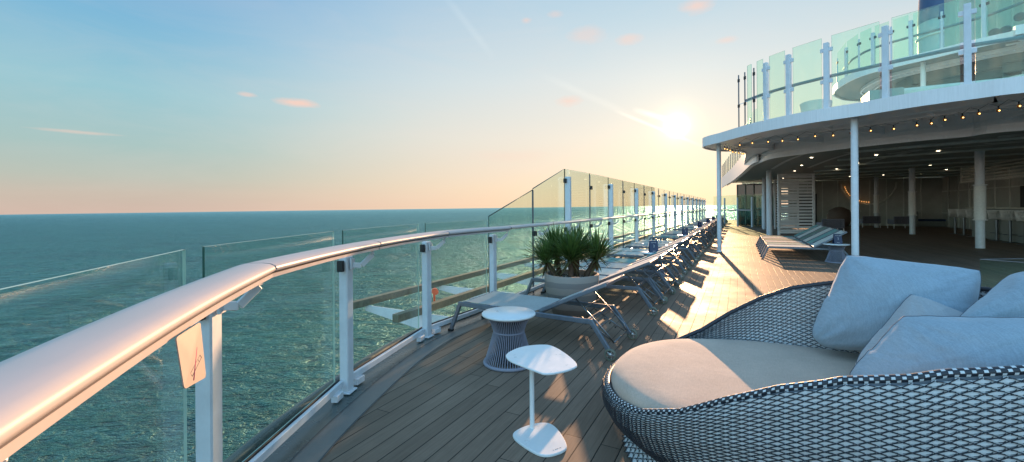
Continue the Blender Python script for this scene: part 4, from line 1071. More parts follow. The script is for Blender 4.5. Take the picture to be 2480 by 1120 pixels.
# seat cushion
b = MB(); rings_ = [(.90, .315), (.945, .325), (.968, .355), (.972, .39), (.965, .42), (.945, .442), (.90, .455), (.8, .461), (.6, .466), (.35, .469), (.08, .470)]; n = 120; vs = []
for (s_, z) in rings_:
    for k in range(n):
        x, y = outline(2*math.pi*k/n, s_); vs.append((x, y, z+0.004*noise.noise(Vector((x*2, y*2, 0)))))
fs = [(i*n+j, i*n+(j+1) % n, (i+1)*n+(j+1) % n, (i+1)*n+j) for i in range(len(rings_)-1) for j in range(n)]; fs.append([(len(rings_)-1)*n+j for j in range(n)]); 
b.add(vs, fs, 0, True); cu = b.build('seat_cushion', M['cushion'], db)
b = MB(); b.tube([outline(2*math.pi*k/n, .966)+(0.352,) for k in range(n)], 0.003, 6, closed=True); b.build('piping', M['seam'], cu)

# ------------------------------------------------------------------ pillows
def pillow(label, TL, TR, BR, BL, th, mat, seed, cat='pillow'):
    Cn = (TL+TR+BR+BL)/4
    t = thing('pillow', label, cat, Cn)
    n = 44; TL, TR, BR, BL = [p-Cn for p in (TL, TR, BR, BL)]
    nrm_ = ((TR-BL).cross(TL-BR)).normalized()
    b = MB(); vs = []
    for side in (1, -1):
        for i in range(n+1):
            for j in range(n+1):
                u, v = i/n, j/n; a, c = 2*u-1, 2*v-1
                rc = (a*a*c*c)**2.2*(0.085 if c < 0 else 0.030); pu = u-a*rc-0.016*a*(1-c*c)*(1 if c > 0 else 0.2); pv = v-c*rc-0.022*c*(1-a*a)*(1 if c > 0 else -0.5)
                p = (BL*(1-pu)+BR*pu)*(1-pv)+(TL*(1-pu)+TR*pu)*pv
                k = max(0, (1-a**2)*(1-c**2))**0.52
                dcorner = min(math.hypot(1-abs(a), 1-abs(c)), 1.2)
                ang_ = math.atan2(1-abs(c), 1-abs(a)+1e-4)
                wr = 0.016*math.sin(ang_*13+seed+3*noise.noise(Vector((u*2, v*2, seed))))*math.exp(-dcorner*1.7)*min(1, k*2.5)
                nz_ = 0.010*noise.noise(Vector((u*2.5+seed, v*2.5, side)))+0.005*noise.noise(Vector((u*8+seed+v*3, v*4-u*2, side*2)))
                edge_r = 0.004*math.sin((u+v)*38+seed)*(1-min(1, k*3))
                fd = (1-min(1, abs(noise.noise(Vector(((u+v)*1.6+seed, (u-v)*3.2, seed*2+side))))*5))**2*0.006
                vs.append(p+nrm_*side*(th/2*k+(wr+nz_+fd)*min(1, k*1.6))+nrm_*edge_r-Vector((0, 0, 0.02*k*(1-v))))
    m_ = (n+1)*(n+1); fs = []
    for i in range(n):
        for j in range(n):
            q = [i*(n+1)+j, (i+1)*(n+1)+j, (i+1)*(n+1)+j+1, i*(n+1)+j+1]
            fs.append(q); fs.append([m_+x for x in q[::-1]])
    b.add(vs, fs, 0, True)
    # weld the two skins along the border
    o = b.build('cover', mat, t)
    bm_pts = [vs[i*(n+1)] for i in range(n+1)]+[vs[n*(n+1)+j] for j in range(1, n+1)]+[vs[i*(n+1)+n] for i in range(n-1, -1, -1)]+[vs[j] for j in range(n-1, 0, -1)]
    MB().tube(bm_pts, 0.0022, 5, closed=True).build('seam', M['alu_d'], t)
    return t
pillow('large pale blue pillow leaning on the far arm of the daybed', W(2045, 612, 2.85), W(2385, 652, 2.42), W(2360, 860, 2.30), W(1945, 842, 2.86), 0.42, M['pillow'], 1.0)
pillow('small grey pillow tucked between the two large blue pillows', W(2205, 706, 2.42), W(2420, 800, 2.25), W(2275, 985, 2.12), W(2048, 896, 2.30), 0.36, M['pillow2'], 2.3)
pillow('large pale blue pillow lying against the near arm of the daybed', W(2182, 762, 1.98), W(2640, 768, 1.62), W(2640, 985, 1.66), W(2025, 935, 2.06), 0.38, M['pillow'], 4.1)
pillow('pale blue pillow at the right edge, behind the near pillow', W(2440, 664, 2.2), W(2760, 640, 1.95), W(2700, 880, 1.85), W(2285, 800, 2.15), 0.38, M['pillow'], 5.7)

# low glass screen behind the daybed
gs = thing('low_glass_screen', 'low glass screen standing on the deck behind the daybed', 'glass screen')
p0 = Vector((*G(2376, 705, 0.0), 0)); 
g0 = G(2375, 760, 0.0); d0 = Vector((*g0, 0))
zt = H+ray(2375, 630)[2]/F*g0[1]
d1 = Vector((d0.x+1.5*math.cos(R(-62)), d0.y+1.5*math.sin(R(-62)), 0)); d2 = Vector((d0.x+2.2, d0.y+0.12, 0))
for q in (d1, d2):
    b = MB(); b.slab([(d0.x, d0.y), (q.x, q.y)], 0.012, 0.03, zt); b.build('pane', M['pane'], gs)
    MB().bar((d0.x, d0.y, zt+0.008), (q.x, q.y, zt+0.008), 0.02, 0.012).build('edge_trim', M['chrome'], gs)
    MB().bar((d0.x, d0.y, 0.02), (q.x, q.y, 0.02), 0.03, 0.03).build('bottom_channel', M['alu'], gs)

# ------------------------------------------------------------------ canopy and posts
ZC0, ZC1 = 3.37, 3.64
cpx = [(2480, 225), (2360, 240), (2240, 256), (2150, 270), (2070, 283), (1960, 299), (1850, 319), (1790, 333), (1745, 345), (1715, 352), (1701, 358)]
edge = [ship(18, 5.6), ship(12, 5.6), ship(9, 5.65)]+[G(x_, y_, ZC0) for x_, y_ in cpx]
eg = shp(edge); last = eg[-1]
eg = eg+[(last[0]+0.15, last[1]+0.8), (last[0]+0.55, last[1]+1.5), (3.2, last[1]+2.2), (3.25, 16), (3.25, 24), (3.25, SMAX)]
eg = catmull(eg, 6)
# direction: runs from inboard to tip to forward => outside is on the left; normals2 right side = inward
cn_t = thing('canopy', 'curved white canopy over the side deck carrying the upper terrace', 'canopy', (P4[0], P4[1], 0), -A)
inn = offset2(eg, 0.95)
b = MB(); b.slab(offset2(eg, 0.02), 0.04, ZC0, ZC1+0.02); b.build('fascia', M['white_tex'], cn_t)
b = MB(); b.sheet(poly3(offset2(eg, 0.04), ZC0+0.03), poly3(inn, ZC0+0.03)); b.slab(inn, 0.04, ZC0, ZC1-0.03)
b.build('soffit', M['white'], cn_t)
def inb(p, lo=5.0): return True
floor_poly = offset2(eg, 0.05)
b = MB(); fp_ = floor_poly+[(18, SMAX)]; b.add([(p[0], p[1], ZC1-0.02) for p in fp_], [list(range(len(fp_)))[::-1]]); b.add([(p[0], p[1], ZC1) for p in fp_], [list(range(len(fp_)))])
b.build('terrace_floor', M['white'], cn_t)
# louvre ladders along the inner edge of the ring and cross beams
lad_c = resample(offset2(eg, 1.45)[8:78], 0.14)
b = MB(); lad_o = offset2(eg, 1.25); 
la, lb_ = resample(offset2(eg, 1.22)[8:80], 0.16), None
nrs = normals2(la)
for p, q in zip(la, nrs):
    b.bar((p[0], p[1], ZC0-0.02), (p[0]+q[0]*0.34, p[1]+q[1]*0.34, ZC0-0.02), 0.05, 0.05, bev=0.003)
b.build('louvre_strip', M['white'], cn_t)
b = MB(); b.slab(offset2(eg, 1.20)[8:80], 0.03, ZC0-0.05, ZC0+0.07); b.slab(offset2(eg, 1.58)[8:80], 0.03, ZC0-0.05, ZC0+0.07); b.build('louvre_frame', M['white'], cn_t)
b = MB(); bl = resample(offset2(eg, 1.0)[6:80], 1.9); nb = normals2(bl)
for p, q in zip(bl, nb): b.bar((p[0], p[1], ZC0+0.06), (p[0]+q[0]*2.4, p[1]+q[1]*2.4, ZC0+0.06), 0.10, 0.16, bev=0.01)
b.build('beam', M['white'], cn_t)
for (px_, r_, sN, oN) in ((1742, 0.064, None, None), (2070, 0.068, None, None)):
    g, _ = at_px([ship(*p) for p in eg], px_)
    if px_ == 1742: g = G(1742.5, 610)
    else:
        Z_ = 9.5; g = ((px_+0.5-CX)/F*Z_, Z_)
    cpo = thing('canopy_post', 'slim round white post holding the %s of the curved canopy' % ('tip' if px_ == 1742 else 'middle'), 'post', (g[0], g[1], 0), 0, 'canopy posts')
    MB().lathe([(r_, 0.004), (r_, ZC0+0.028)], 24).build('shaft', M['pole'], cpo)
    MB().lathe([(r_+0.02, 0.004), (r_+0.02, 0.02), (r_, 0.024)], 24).build('collar', M['white'], cpo)

# glass balustrade on the terrace edge
ub = thing('terrace_balustrade', 'tall glass balustrade with white posts on the canopy edge', 'balustrade')
wedge = [ship(*p) for p in offset2(eg, 0.10)]
pxs = [2600, 2346, 2147, 2004, 1912, 1857, 1828, 1806, 1791]
UZ = ZC1+0.02; pp = []
for k, px_ in enumerate(pxs):
    # walk from inboard; first crossing counts
    g, a_ = at_px(wedge, px_); pp.append((g, a_))
for k, (g, a_) in enumerate(pp):
    hP = 1.50; wP = 0.10 if k < 6 else 0.05
    if k >= 6 and k % 2 == 1: wP = 0.03
    if k >= 6: wP = 0.03
    po = MB().bbox((g[0], g[1], UZ+hP/2), (wP, wP, hP), 0.008, rz=a_).build('post', M['pole'] if k < 6 else M['alu_d'], ub)
    nx, ny = -math.sin(a_), math.cos(a_)
    for z in (UZ+hP-0.16, UZ+0.62): MB().bbox((g[0], g[1], z), (wP+(0.14 if k < 6 else 0.03), 0.04, 0.09), 0.005, rz=a_).build('clamp', M['pole'] if k < 6 else M['dark'], po)
hr = []
for (g, a_), (g2, a2_) in zip(pp[:-1], pp[1:]):
    d = seg_dir(g, g2); l = math.dist(g, g2)
    if l < 0.3: continue
    q0 = (g[0]+d[0]*0.10, g[1]+d[1]*0.10); q1 = (g2[0]-d[0]*0.10, g2[1]-d[1]*0.10)
    b = MB(); n_ = (d[1], -d[0]); th = 0.012; gz_ = (UZ+0.02, UZ+1.64)
    vs = [(*q0, gz_[0]), (*q1, gz_[0]), (*q1, gz_[1]), (*q0, gz_[1])]; v2 = [(v[0]+n_[0]*th, v[1]+n_[1]*th, v[2]) for v in vs]
    b.add(vs+v2, [(0, 1, 2, 3), (4, 7, 6, 5)], 0); b.add(vs+v2, [(0, 4, 5, 1), (1, 5, 6, 2), (2, 6, 7, 3), (3, 7, 4, 0)], 1)
    b.build('glass_pane', [M['pane2'], M['edge_l']], ub)
rr_ = offset2([g for g, _ in pp][:9], 0.22)
b = MB(); b.tube([(p[0], p[1], UZ+0.78) for p in rr_], 0.038, 10); b.build('handrail', M['cord'], ub)
b = MB()
for p, (g, _) in zip(rr_, pp): b.bar((g[0], g[1], UZ+0.66), (p[0], p[1], UZ+0.74), 0.03, 0.02)
b.build('rail_arm', M['pole'], ub)

# ------------------------------------------------------------------ deck house
dh = thing('deck_house', 'open sided white deck house with dark lounge and bar', 'building', (P4[0], P4[1], 0), -A)
ZF = 3.10
fpx = [(2480, 313), (2341, 329), (2209, 341), (2061, 357), (1929, 374), (1870, 383), (1845, 392), (1820, 405), (1800, 423), (1780, 438), (1762, 449)]
fb = [(20, to_ship(G(2480, 313, ZF))[1]-0.9), (13, to_ship(G(2480, 313, ZF))[1]-0.5)]+[to_ship(G(x_, y_, ZF)) for x_, y_ in fpx]
fb = catmull(fb, 6)
b = MB(); b.slab(offset2(fb, 0.03), 0.06, ZF, ZC1-0.03); b.build('fascia', M['white'], dh)
b = MB()
for z in (ZF+0.16, ZF+0.27): b.slab(offset2(fb, -0.01), 0.03, z, z+0.012)
b.slab(offset2(fb, -0.02), 0.06, ZF-0.03, ZF+0.05); b.build('fascia_trim', M['white_tex'], dh)
cp_ = offset2(fb, 0.06)+[(20, fb[-1][1])]
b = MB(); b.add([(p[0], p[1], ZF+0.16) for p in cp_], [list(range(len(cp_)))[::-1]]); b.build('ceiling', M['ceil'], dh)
for offs in (1.1, 2.6, 4.4):
    q = offset2(fb, offs)[6:60]
    b = MB(); b.sheet(poly3(q, ZF+0.15), poly3(offset2(q, 0.16), ZF+0.15)); b.build('ceiling_strip', M['ceil_strip'], dh)
b = MB()
for s_ in range(10, 42, 3):
    b.box((12.5, s_+0.3, ZF+0.12), (13, 0.14, 0.06), rz=R(-22))
b.build('ceiling_beam', M['ceil_strip'], dh)
b = MB()
for k in range(30):
    o_, s_ = 5.6+1.75*(k % 6)+random.uniform(-.2, .2), 14.5+3.4*(k//6)+random.uniform(-.3, .3); MB().lathe([(0.0, 0), (0.05, 0.001)], 10, (o_, s_, ZF+0.145)).build('downlight', M['spot'], dh)
b = MB(); b.box((14.9, 25, 1.6), (0.1, 32, 3.3)); b.box((10.6, 33.0, 1.6), (8.6, 0.1, 3.3)); b.build('wall', M['inwall'], dh)
b = MB()
for s_ in [11+1.4*k for k in range(20)]: b.box((14.83, s_, 1.6), (0.04, 0.07, 3.2))
for o_ in [6.6+0.9*k for k in range(9)]: b.box((o_, 32.93, 1.6), (0.06, 0.04, 3.2))
for z in (0.9, 2.3): b.box((14.83, 25, z), (0.03, 30, 0.06))
b.build('wall_panelling', M['ceil_strip'], dh)
for s_ in (14.2, 23.5): MB().box((14.80, s_, 1.15), (0.05, 1.0, 2.3)).build('door', M['inwall_d'], dh)
MB().box((7.5, 32.9, 1.15), (1.1, 0.05, 2.3)).build('door', M['inwall_d'], dh)
sb = thing('side_balustrade', 'white side parapet with thin glass posts running forward beyond the canopy tip', 'balustrade', (P4[0], P4[1], 0), -A)
pr_ = catmull([to_ship(G(x_, y_, ZF)) for x_, y_ in ((1842, 393), (1830, 398), (1815, 410), (1800, 423), (1780, 438), (1762, 449), (1752, 455))], 6)
po_ = offset2(pr_, -0.10)
MB().slab(po_, 0.08, ZF+0.0, 3.98).build('parapet', M['white_tex'], sb)
rs_ = resample(po_, 1.5)
for p in rs_[1:]: MB().box((p[0], p[1], 4.53), (.05, .05, 1.1)).build('post', M['alu_d'], sb)
MB().slab(po_, 0.012, 4.0, 5.15).build('glass_pane', M['pane2'], sb)
# inner deck floor darker carpet line
# arched ornaments with bulbs on the bar wall
def arch(label, o, s, z, r_, half, flip=False, along='s'):
    t = thing('wall_arch', label, 'ornament', (*ship(o, s), z), -A, 'round wall ornaments edged with bulbs')
    b = MB(); pts = []
    for k in range(33):
        a = math.pi*k/32*(half); a = a if not flip else -a
        if along == 's': pts.append((0, r_*math.cos(a), r_*math.sin(a)))
        else: pts.append((r_*math.cos(a), 0, r_*math.sin(a)))
    b.tube(pts, 0.05, 8); b.build('ring', M['ceil_strip'], t)
    for k in range(2, 17):
        p = pts[k+14] if k+14 < 33 else pts[-1]
        x_, y_, z_ = p; f = 0.90
        MB().lathe([(0.0, -.028), (.03, 0), (0.0, .028)], 6, (x_*f-(.08 if along == 's' else 0), y_*f-(0 if along == 's' else .08), z_*f)).build('bulb', M['bulb_dim'], t)
arch('tall arch edged with warm bulbs on the wall behind the bar', 14.75, 20.6, 1.35, 1.15, 1.0)
arch('hanging half ring of warm bulbs right of the arch behind the bar', 14.75, 17.3, 3.0, 1.25, 1.0, True)
arch('dim half ring on the far end wall', 11.0, 32.8, 3.0, 1.5, 1.0, True, 'o')

# columns
def column(label, o, s, r_, wrap=False, zt=ZF+0.15, grp='interior columns'):
    t = thing('column', label, 'column', (*ship(o, s), 0), 0, grp)
    MB().lathe([(r_, 0.006), (r_, zt)], 28).build('shaft', M['pole'], t)
    if wrap:
        b = MB(); z = 0.95; pr = []
        while z < 2.05: pr += [(r_+0.012, z), (r_+0.034, z+0.012), (r_+0.034, z+0.024), (r_+0.012, z+0.036)]; z += 0.038
        b.lathe(pr, 28); b.build('rope_wrap', M['cord_w'], t)
        b = MB()
        for z in (0.92, 2.06): b.lathe([(r_, z), (r_+0.06, z), (r_+0.06, z+0.035), (r_, z+0.035)], 28)
        b.build('collar', M['white'], t)
    return t
def col_px(px_, py_): return Gs(px_, py_)
o_, s_ = col_px(2374, 602); column('thick rope wrapped column in front of the bar stools', o_, s_, 0.115, True)
o_, s_ = col_px(2210, 568); column('rope wrapped column between the armchairs and the bar', o_, s_, 0.113, True)
o_, s_ = col_px(2123, 552); column('rope wrapped column behind the woven armchairs', o_, s_, 0.108, True)
o_, s_ = 10.0, 33.2-1.0; column('far rope wrapped column near the end wall', o_, s_, 0.105, True)
GC = 'columns along the deck house edge'
o_, s_ = col_px(1863.5, 570.5); column('thick white column at the corner left of the louvred screen', o_, s_, 0.125, False, ZF+0.05, GC)
o_, s_ = col_px(1851, 556); column('second white column behind the corner column', o_, s_, 0.10, False, ZF+0.05, GC)
o_, s_ = 4.6, s_+4.0; column('third white column behind the corner column', o_, s_, 0.10, False, ZF+0.05, GC)

# louvred screens
def louvre(label, x0, x1, ytop, ybot, rz_extra=0):
    a, b_ = G(x0, ybot), None
    Z0 = a[1]; w_ = (x1-x0)/F*Z0; zt_ = H+ray(x0, ytop)[2]/F*Z0
    t = thing('louvred_screen', label, 'screen', (a[0], a[1], 0), R(rz_extra), 'louvred screens')
    b = MB(); h0 = 0.02
    for x_ in (0.05, w_-0.05): b.bbox((x_, 0, zt_/2+h0/2), (0.10, 0.06, zt_-h0), 0.006)
    b.bbox((w_/2, 0, zt_-0.05), (w_-0.2, 0.055, 0.10), 0.005); b.bbox((w_/2, 0, 0.16), (w_-0.2, 0.055, 0.08), 0.005)
    b.build('frame', M['white'], t)
    b = MB(); n = 18
    for k in range(n):
        z = 0.26+(zt_-0.42)*k/(n-1)
        b.bar((0.10, 0, z), (w_-0.10, 0, z), 0.014, 0.098, bev=0.003)
    b.build('slats', M['white'], t)
    return t
louvre('wide white louvred screen standing before the dark lounge', 1884, 1974, 421, 572)
louvre('narrower white louvred screen half hidden behind the wide one', 1875, 1935, 436, 556)

# string lights
def bulb_string(name, label, pts, sag=0.10, dz=0.0):
    t = thing(name, label, 'string lights')
    cb = MB()
    for a, b_ in zip(pts[:-1], pts[1:]):
        a, b_ = Vector(a), Vector(b_); hi = Vector((0, 0, 0.08))
        cb.tube([a+hi, (a+b_)/2+hi+Vector((0, 0, 0.08)), b_+hi], 0.004, 4)
    cb.build('cable', M['alu_d'], t)
    for p in pts:
        so_ = MB(); so_.lathe([(0.0, .085), (.010, .08), (.011, .035), (.010, .028)], 8, p); so = so_.build('lamp_holder', M['dark'], t)
        MB().lathe([(0.0, -.032), (.020, -.026), (.030, -.006), (.028, .010), (.012, .030), (0.0, .032)], 10, p).build('bulb', M['lamp_glass'], so)
        MB().lathe([(0.0, -.014), (.011, -.008), (.014, 0.0), (.011, .008), (0.0, .014)], 8, (p[0]-0.009, p[1]-0.024, p[2]-0.006)).build('glow', M['bulb'], so)
def c4z(x, y): return (1680+x/2.6667, y/2.6667)
ZL = 3.22
row = [(2100, 686), (1968, 715), (1840, 735), (1735, 760), (1620, 775), (1532, 798), (1439, 811), (1290, 833), (1141, 845), (1015, 860), (899, 876), (783, 881), (672, 901), (572, 911), (480, 917), (378, 925), (297, 938)]
def P3(px_, py_, z): x_, y_ = G(px_, py_, z); return (x_, y_, z)
bulb_string('string_lights', 'string of glowing amber bulbs hanging under the curved canopy', [P3(*c4z(2240, 665), ZL)]+[P3(*c4z(*q), ZL) for q in row])
row2 = [(200, 962), (217, 966), (235, 972), (252, 983), (270, 986), (290, 990), (312, 993), (324, 995)]
bulb_string('string_lights', 'short bunch of amber bulbs under the canopy tip', [P3(*c4z(*q), ZL-0.02) for q in row2])

# ------------------------------------------------------------------ far screen across the deck
fs_ = thing('end_screen', 'green glass screen crossing the far end of the walkway', 'glass screen')
e0 = G(1787, 549); e1 = ship(1.2, 33); e2 = Gs(1848, 553); e2 = ship(e2[0]+0.0, e2[1])
for a, b_ in ((e1, e0), (e0, G(1822, 551)), (G(1826, 551), G(1848, 553))):
    l = math.dist(a, b_); n = max(1, int(l/1.6)); d = seg_dir(a, b_)
    for k in range(n):
        q0 = (a[0]+(b_[0]-a[0])*k/n+d[0]*.02, a[1]+(b_[1]-a[1])*k/n+d[1]*.02); q1 = (a[0]+(b_[0]-a[0])*(k+1)/n-d[0]*.02, a[1]+(b_[1]-a[1])*(k+1)/n-d[1]*.02)
        MB().slab([q0, q1], 0.012, 0.05, 2.24).build('glass_pane', M['pane2'], fs_)
        MB().bar((*q1, 0.01), (*q1, 2.05), 0.09, 0.09).build('post', M['pole'], fs_)
MB().tube([(*e1, 1.15), (*e0, 1.15), (*G(1822, 551), 1.15)], 0.05, 8).build('handrail', M['rail'], fs_)

bh = thing('bulkhead', 'dark green panelled wall beyond the end screen', 'wall', (P4[0], P4[1], 0), -A)
MB().slab([(2.9, 31.0), (5.6, 30.0)], .08, 0.01, 3.05).build('panel', M['darkglass'], bh)
b = MB()
for k in range(6): f = k/5; b.box((2.9+2.7*f, 30.95-f-.05, 1.5), (.05, .05, 3.0))
b.build('mullion', M['ceil'], bh)
# ------------------------------------------------------------------ lounge furniture
def armchair(label, x, y, rz, wide=0.75, g='woven lounge armchairs', mat=None):
    t = thing('armchair', label, 'armchair', (x, y, 0), rz, g)
    w_ = wide/2
    MB().bbox((0, 0, 0.36), (wide-0.12, 0.62, 0.16), 0.03).build('seat_cushion', M['cream'], t)
    b = MB(); b.bbox((0, 0.34, 0.52), (wide, 0.05, 0.46), 0.02)
    for sx_ in (-1, 1): b.bbox((sx_*(w_-0.03), 0.02, 0.42), (0.05, 0.62, 0.30), 0.02)
    b.build('woven_back', mat or M['cord'], t)
    b = MB(); 
    for k in range(int(wide/0.05)):
        x0 = -w_+0.03+k*0.05
        for sg in (-1, 1): b.bar((x0, 0.369, 0.32), (x0+sg*0.20 if abs(x0+sg*0.2) < w_ else x0, 0.369, 0.72), 0.008, 0.005, bev=0.001)
    b.build('lattice', M['dcord'], t)
    for sx_ in (-1, 1):
        for sy_ in (-0.28, 0.33): MB().bar((sx_*(w_-0.04), sy_, 0.28), (sx_*(w_-0.02), sy_+0.01*sy_, 0.006), 0.035, 0.035).build('leg', M['white'], t)
    return t
# backs face the camera: chair local +y is its back
for (px_, py_, wd_, lab) in ((2103, 552, 1.0, 'wide woven armchair seen from behind, left of the lounge columns'), (2178, 554, 0.95, 'woven armchair seen from behind beside the middle column'), (2010, 566, 1.0, 'woven armchair behind the striped sun loungers'),):
    x, y = G(px_, py_); armchair(lab, x, y, R(180-14), wd_)
x, y = G(1990, 548)
t = thing('egg_chair', 'round brown rattan chair in the shade of the lounge', 'armchair', (*G(2033, 556), 0))
b = MB(); b.lathe([(0.05, .1), (.42, .2), (.60, .55), (.62, .85), (.50, 1.15), (.22, 1.32), (0.0, 1.36)], 24); b.build('shell', M['rattan'], t)
MB().lathe([(0.0, .0), (.3, .006), (.28, .06), (.08, .1)], 20).build('base', M['alu_d'], t)
def lounge_table(label, x, y, z, w_, d_):
    t = thing('lounge_table', label, 'table', (x, y, 0), -A)
    MB().bbox((0, 0, z-0.02), (w_, d_, 0.04), 0.006).build('tabletop', M['cream'], t)
    for sx_ in (-1, 1):
        for sy_ in (-1, 1): MB().bar((sx_*(w_/2-.06), sy_*(d_/2-.06), z-.04), (sx_*(w_/2-.04), sy_*(d_/2-.04), .006), .04, .04).build('leg', M['cream'], t)
x, y = G(2150, 541); lounge_table('small lounge table between the woven armchairs', x, y, .5, .7, .7)
x, y = G(2300, 548); lounge_table('pale lounge table left of the bar', x, y, .75, .8, .8)
x, y = G(2255, 549)
t = thing('booth_sofa', 'white boxed sofa with dark blue seat beside the middle column', 'sofa', (x, y, 0), -A+R(8))
b = MB(); b.bbox((0, 0.35, .55), (1.9, .12, 1.1), .01); b.bbox((.95, -.1, .5), (.1, .9, 1.0), .01); b.bbox((-.95, -.1, .5), (.1, .9, 1.0), .01); b.bbox((0, -.05, .18), (1.8, .7, .34), .01)
b.build('frame', M['counter'], t); MB().bbox((0, -.08, .42), (1.76, .66, .14), .03).build('seat_cushion', M['blue_seat'], t)

# ------------------------------------------------------------------ bar
s0b, s1b = 14.0, 21.2; ob_ = 12.15
br = thing('bar_counter', 'long pale bar counter in the shade at the right', 'bar counter', (*ship(ob_, 0), 0), -A)
MB().bbox((0.25, (s0b+s1b)/2, 0.63), (0.5, s1b-s0b, 1.25), 0.01).build('front', M['counter'], br)
MB().bbox((0.2, (s0b+s1b)/2, 1.29), (0.75, s1b-s0b+0.15, 0.06), 0.01).build('countertop', M['cream'], br)
b = MB(); b.bbox((2.3, (s0b+s1b)/2, 0.6), (0.5, s1b-s0b, 1.2), 0.01); b.bbox((2.3, (s0b+s1b)/2+0.3, 1.32), (0.42, 5.4, 0.22), 0.02); b.build('back_counter', M['inwall_d'], br)
bc = thing('bar_canopy', 'white slatted canopy hanging over the bar', 'bar canopy', (*ship(ob_, 0), 0), -A)
b = MB()
for k in range(5): b.bbox((-0.25, (s0b+s1b)/2, 2.55+k*0.125), (0.03, s1b-s0b+0.3, 0.06), 0.003)
b.bbox((-0.25, (s0b+s1b)/2, 2.44), (0.06, s1b-s0b+0.4, 0.09), 0.004); b.build('slats', M['cream'], bc)
b = MB(); b.bbox((-0.25, s1b+0.2, 2.75), (0.07, 0.08, 0.70), 0.004); b.bbox((-0.25, s0b-0.2, 2.75), (0.07, 0.08, 0.70), 0.004)
for k in range(5): b.bbox((0.5, s1b+0.2, 2.55+k*0.125), (1.4, 0.03, 0.06), 0.003)
b.build('frame', M['cream'], bc)
def stool():
    t = thing('bar_stool', 'x', 'bar stool', group='bar stools along the counter')
    MB().lathe([(0.0, .84), (.19, .84), (.20, .87), (.19, .90), (0.0, .905)], 20).build('seat', M['cream'], t)
    b = MB(); n = 26
    for k in range(n+1):
        a = R(90+(k/n-0.5)*230)
        b.tube([(0.20*math.cos(a), 0.20*math.sin(a), .84), (0.215*math.cos(a+.12), 0.215*math.sin(a+.12), 1.0), (0.25*math.cos(a), 0.25*math.sin(a), 1.20)], 0.012, 5)
    b.build('cord_back', M['cord_w'], t)
    b = MB(); b.tube([(0.25*math.cos(R(90+(k/16-.5)*235)), .25*math.sin(R(90+(k/16-.5)*235)), 1.20) for k in range(17)], .017, 8); b.build('back_rim', M['cord_w'], t)
    MB().lathe([(.045, .03), (.045, .84)], 14).build('pole', M['chrome'], t)
    b = MB(); b.tube([(.19*math.cos(2*math.pi*k/24), .19*math.sin(2*math.pi*k/24), .30) for k in range(24)], .010, 6, closed=True); b.tube([(-.19, 0, .30), (.19, 0, .30)], .008, 6); b.build('foot_ring', M['chrome'], t)
    MB().lathe([(0.0, .03), (.22, .022), (.23, .006), (0.0, .006)], 24).build('base', M['chrome'], t)
    return t
st0 = stool(); sn = ['farthest', 'second farthest', 'third farthest', 'middle', 'third nearest', 'second nearest', 'nearest']
bpx = [(2313.5, 567), (2338, 571.5), (2366, 578), (2399, 581), (2432, 587), (2477, 593)]
sp_ = [Gs(*q) for q in bpx]
sA, sB = sp_[0], sp_[-1]
for k in range(7):
    f = k/6*1.0; o_ = sA[0]+(sB[0]-sA[0])*f*1.03; s_ = sA[1]+(sB[1]-sA[1])*f*1.03
    x, y = ship(o_, s_); lab = 'white cord bar stool on a steel pole, %s at the bar counter' % sn[k]
    rz = -A+R(90)
    if k == 0: st0.location = (x, y, 0); st0.rotation_euler = (0, 0, rz); st0['label'] = lab
    else: dup(st0, (x, y, 0), rz+R(random.uniform(-8, 8)), lab)

# ------------------------------------------------------------------ upper deck house, second canopy, funnel
ZV = 6.15
vpx = [(2600, 62), (2480, 92), (2359, 118), (2260, 142), (2160, 165), (2085, 186), (2040, 208), (2020, 226)]
vb = [(22, to_ship(G(2600, 62, ZV))[1]-.2)]+[to_ship(G(x_, y_, ZV)) for x_, y_ in vpx]
lv = vb[-1]; vb += [(lv[0]+.25, lv[1]+1.0), (lv[0]+1.1, lv[1]+2.2), (lv[0]+3.5, lv[1]+3.2), (22, lv[1]+3.4)]
vb = catmull(vb, 6)
uh = thing('upper_deck_house', 'upper white deck house with rounded roof edge behind the terrace glass', 'building', (P4[0], P4[1], 0), -A)
b = MB(); b.slab(vb, 0.05, ZV, ZV+0.26); b.build('roof_edge', M['white_tex'], uh)
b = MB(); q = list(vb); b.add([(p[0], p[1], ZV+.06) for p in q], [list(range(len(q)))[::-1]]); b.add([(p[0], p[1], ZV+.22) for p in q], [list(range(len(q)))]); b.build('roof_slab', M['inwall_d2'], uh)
b = MB(); q = offset2(vb, 0.9); b.slab(q, .05, ZV-0.06, ZV+.05); q2 = offset2(vb, 1.3); b.slab(q2, .05, ZV-0.08, ZV+.05); b.build('soffit_rail', M['white'], uh)
b = MB(); la = resample(offset2(vb, 0.95)[4:60], 0.22); nb = normals2(la)
for p, qn in zip(la, nb): b.bar((p[0], p[1], ZV), (p[0]+qn[0]*.3, p[1]+qn[1]*.3, ZV), .05, .04)
b.build('louvre_strip', M['white'], uh)
q = offset2(vb, 2.6)
b = MB(); b.slab(q, .06, ZC1, ZV+.05); b.build('window_wall', M['darkglass'], uh)
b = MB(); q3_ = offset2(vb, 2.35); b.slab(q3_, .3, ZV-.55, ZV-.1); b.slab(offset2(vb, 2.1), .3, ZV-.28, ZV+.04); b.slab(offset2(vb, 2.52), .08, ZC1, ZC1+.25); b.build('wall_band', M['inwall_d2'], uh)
b = MB()
for p in resample(offset2(vb, 2.5), 1.7): b.box((p[0], p[1], (ZC1+ZV)/2), (.07, .07, ZV-ZC1))
b.build('window_mullion', M['ceil_strip'], uh)
for px_, r_ in ((2238, .07),):
    wv = [ship(*p) for p in offset2(vb, 0.4)]; g, _ = at_px(wv, px_); g = to_ship(g); MB().lathe([(r_, ZC1), (r_, ZV+.05)], 16, (g[0], g[1], 0)).build('roof_post', M['white'], uh)
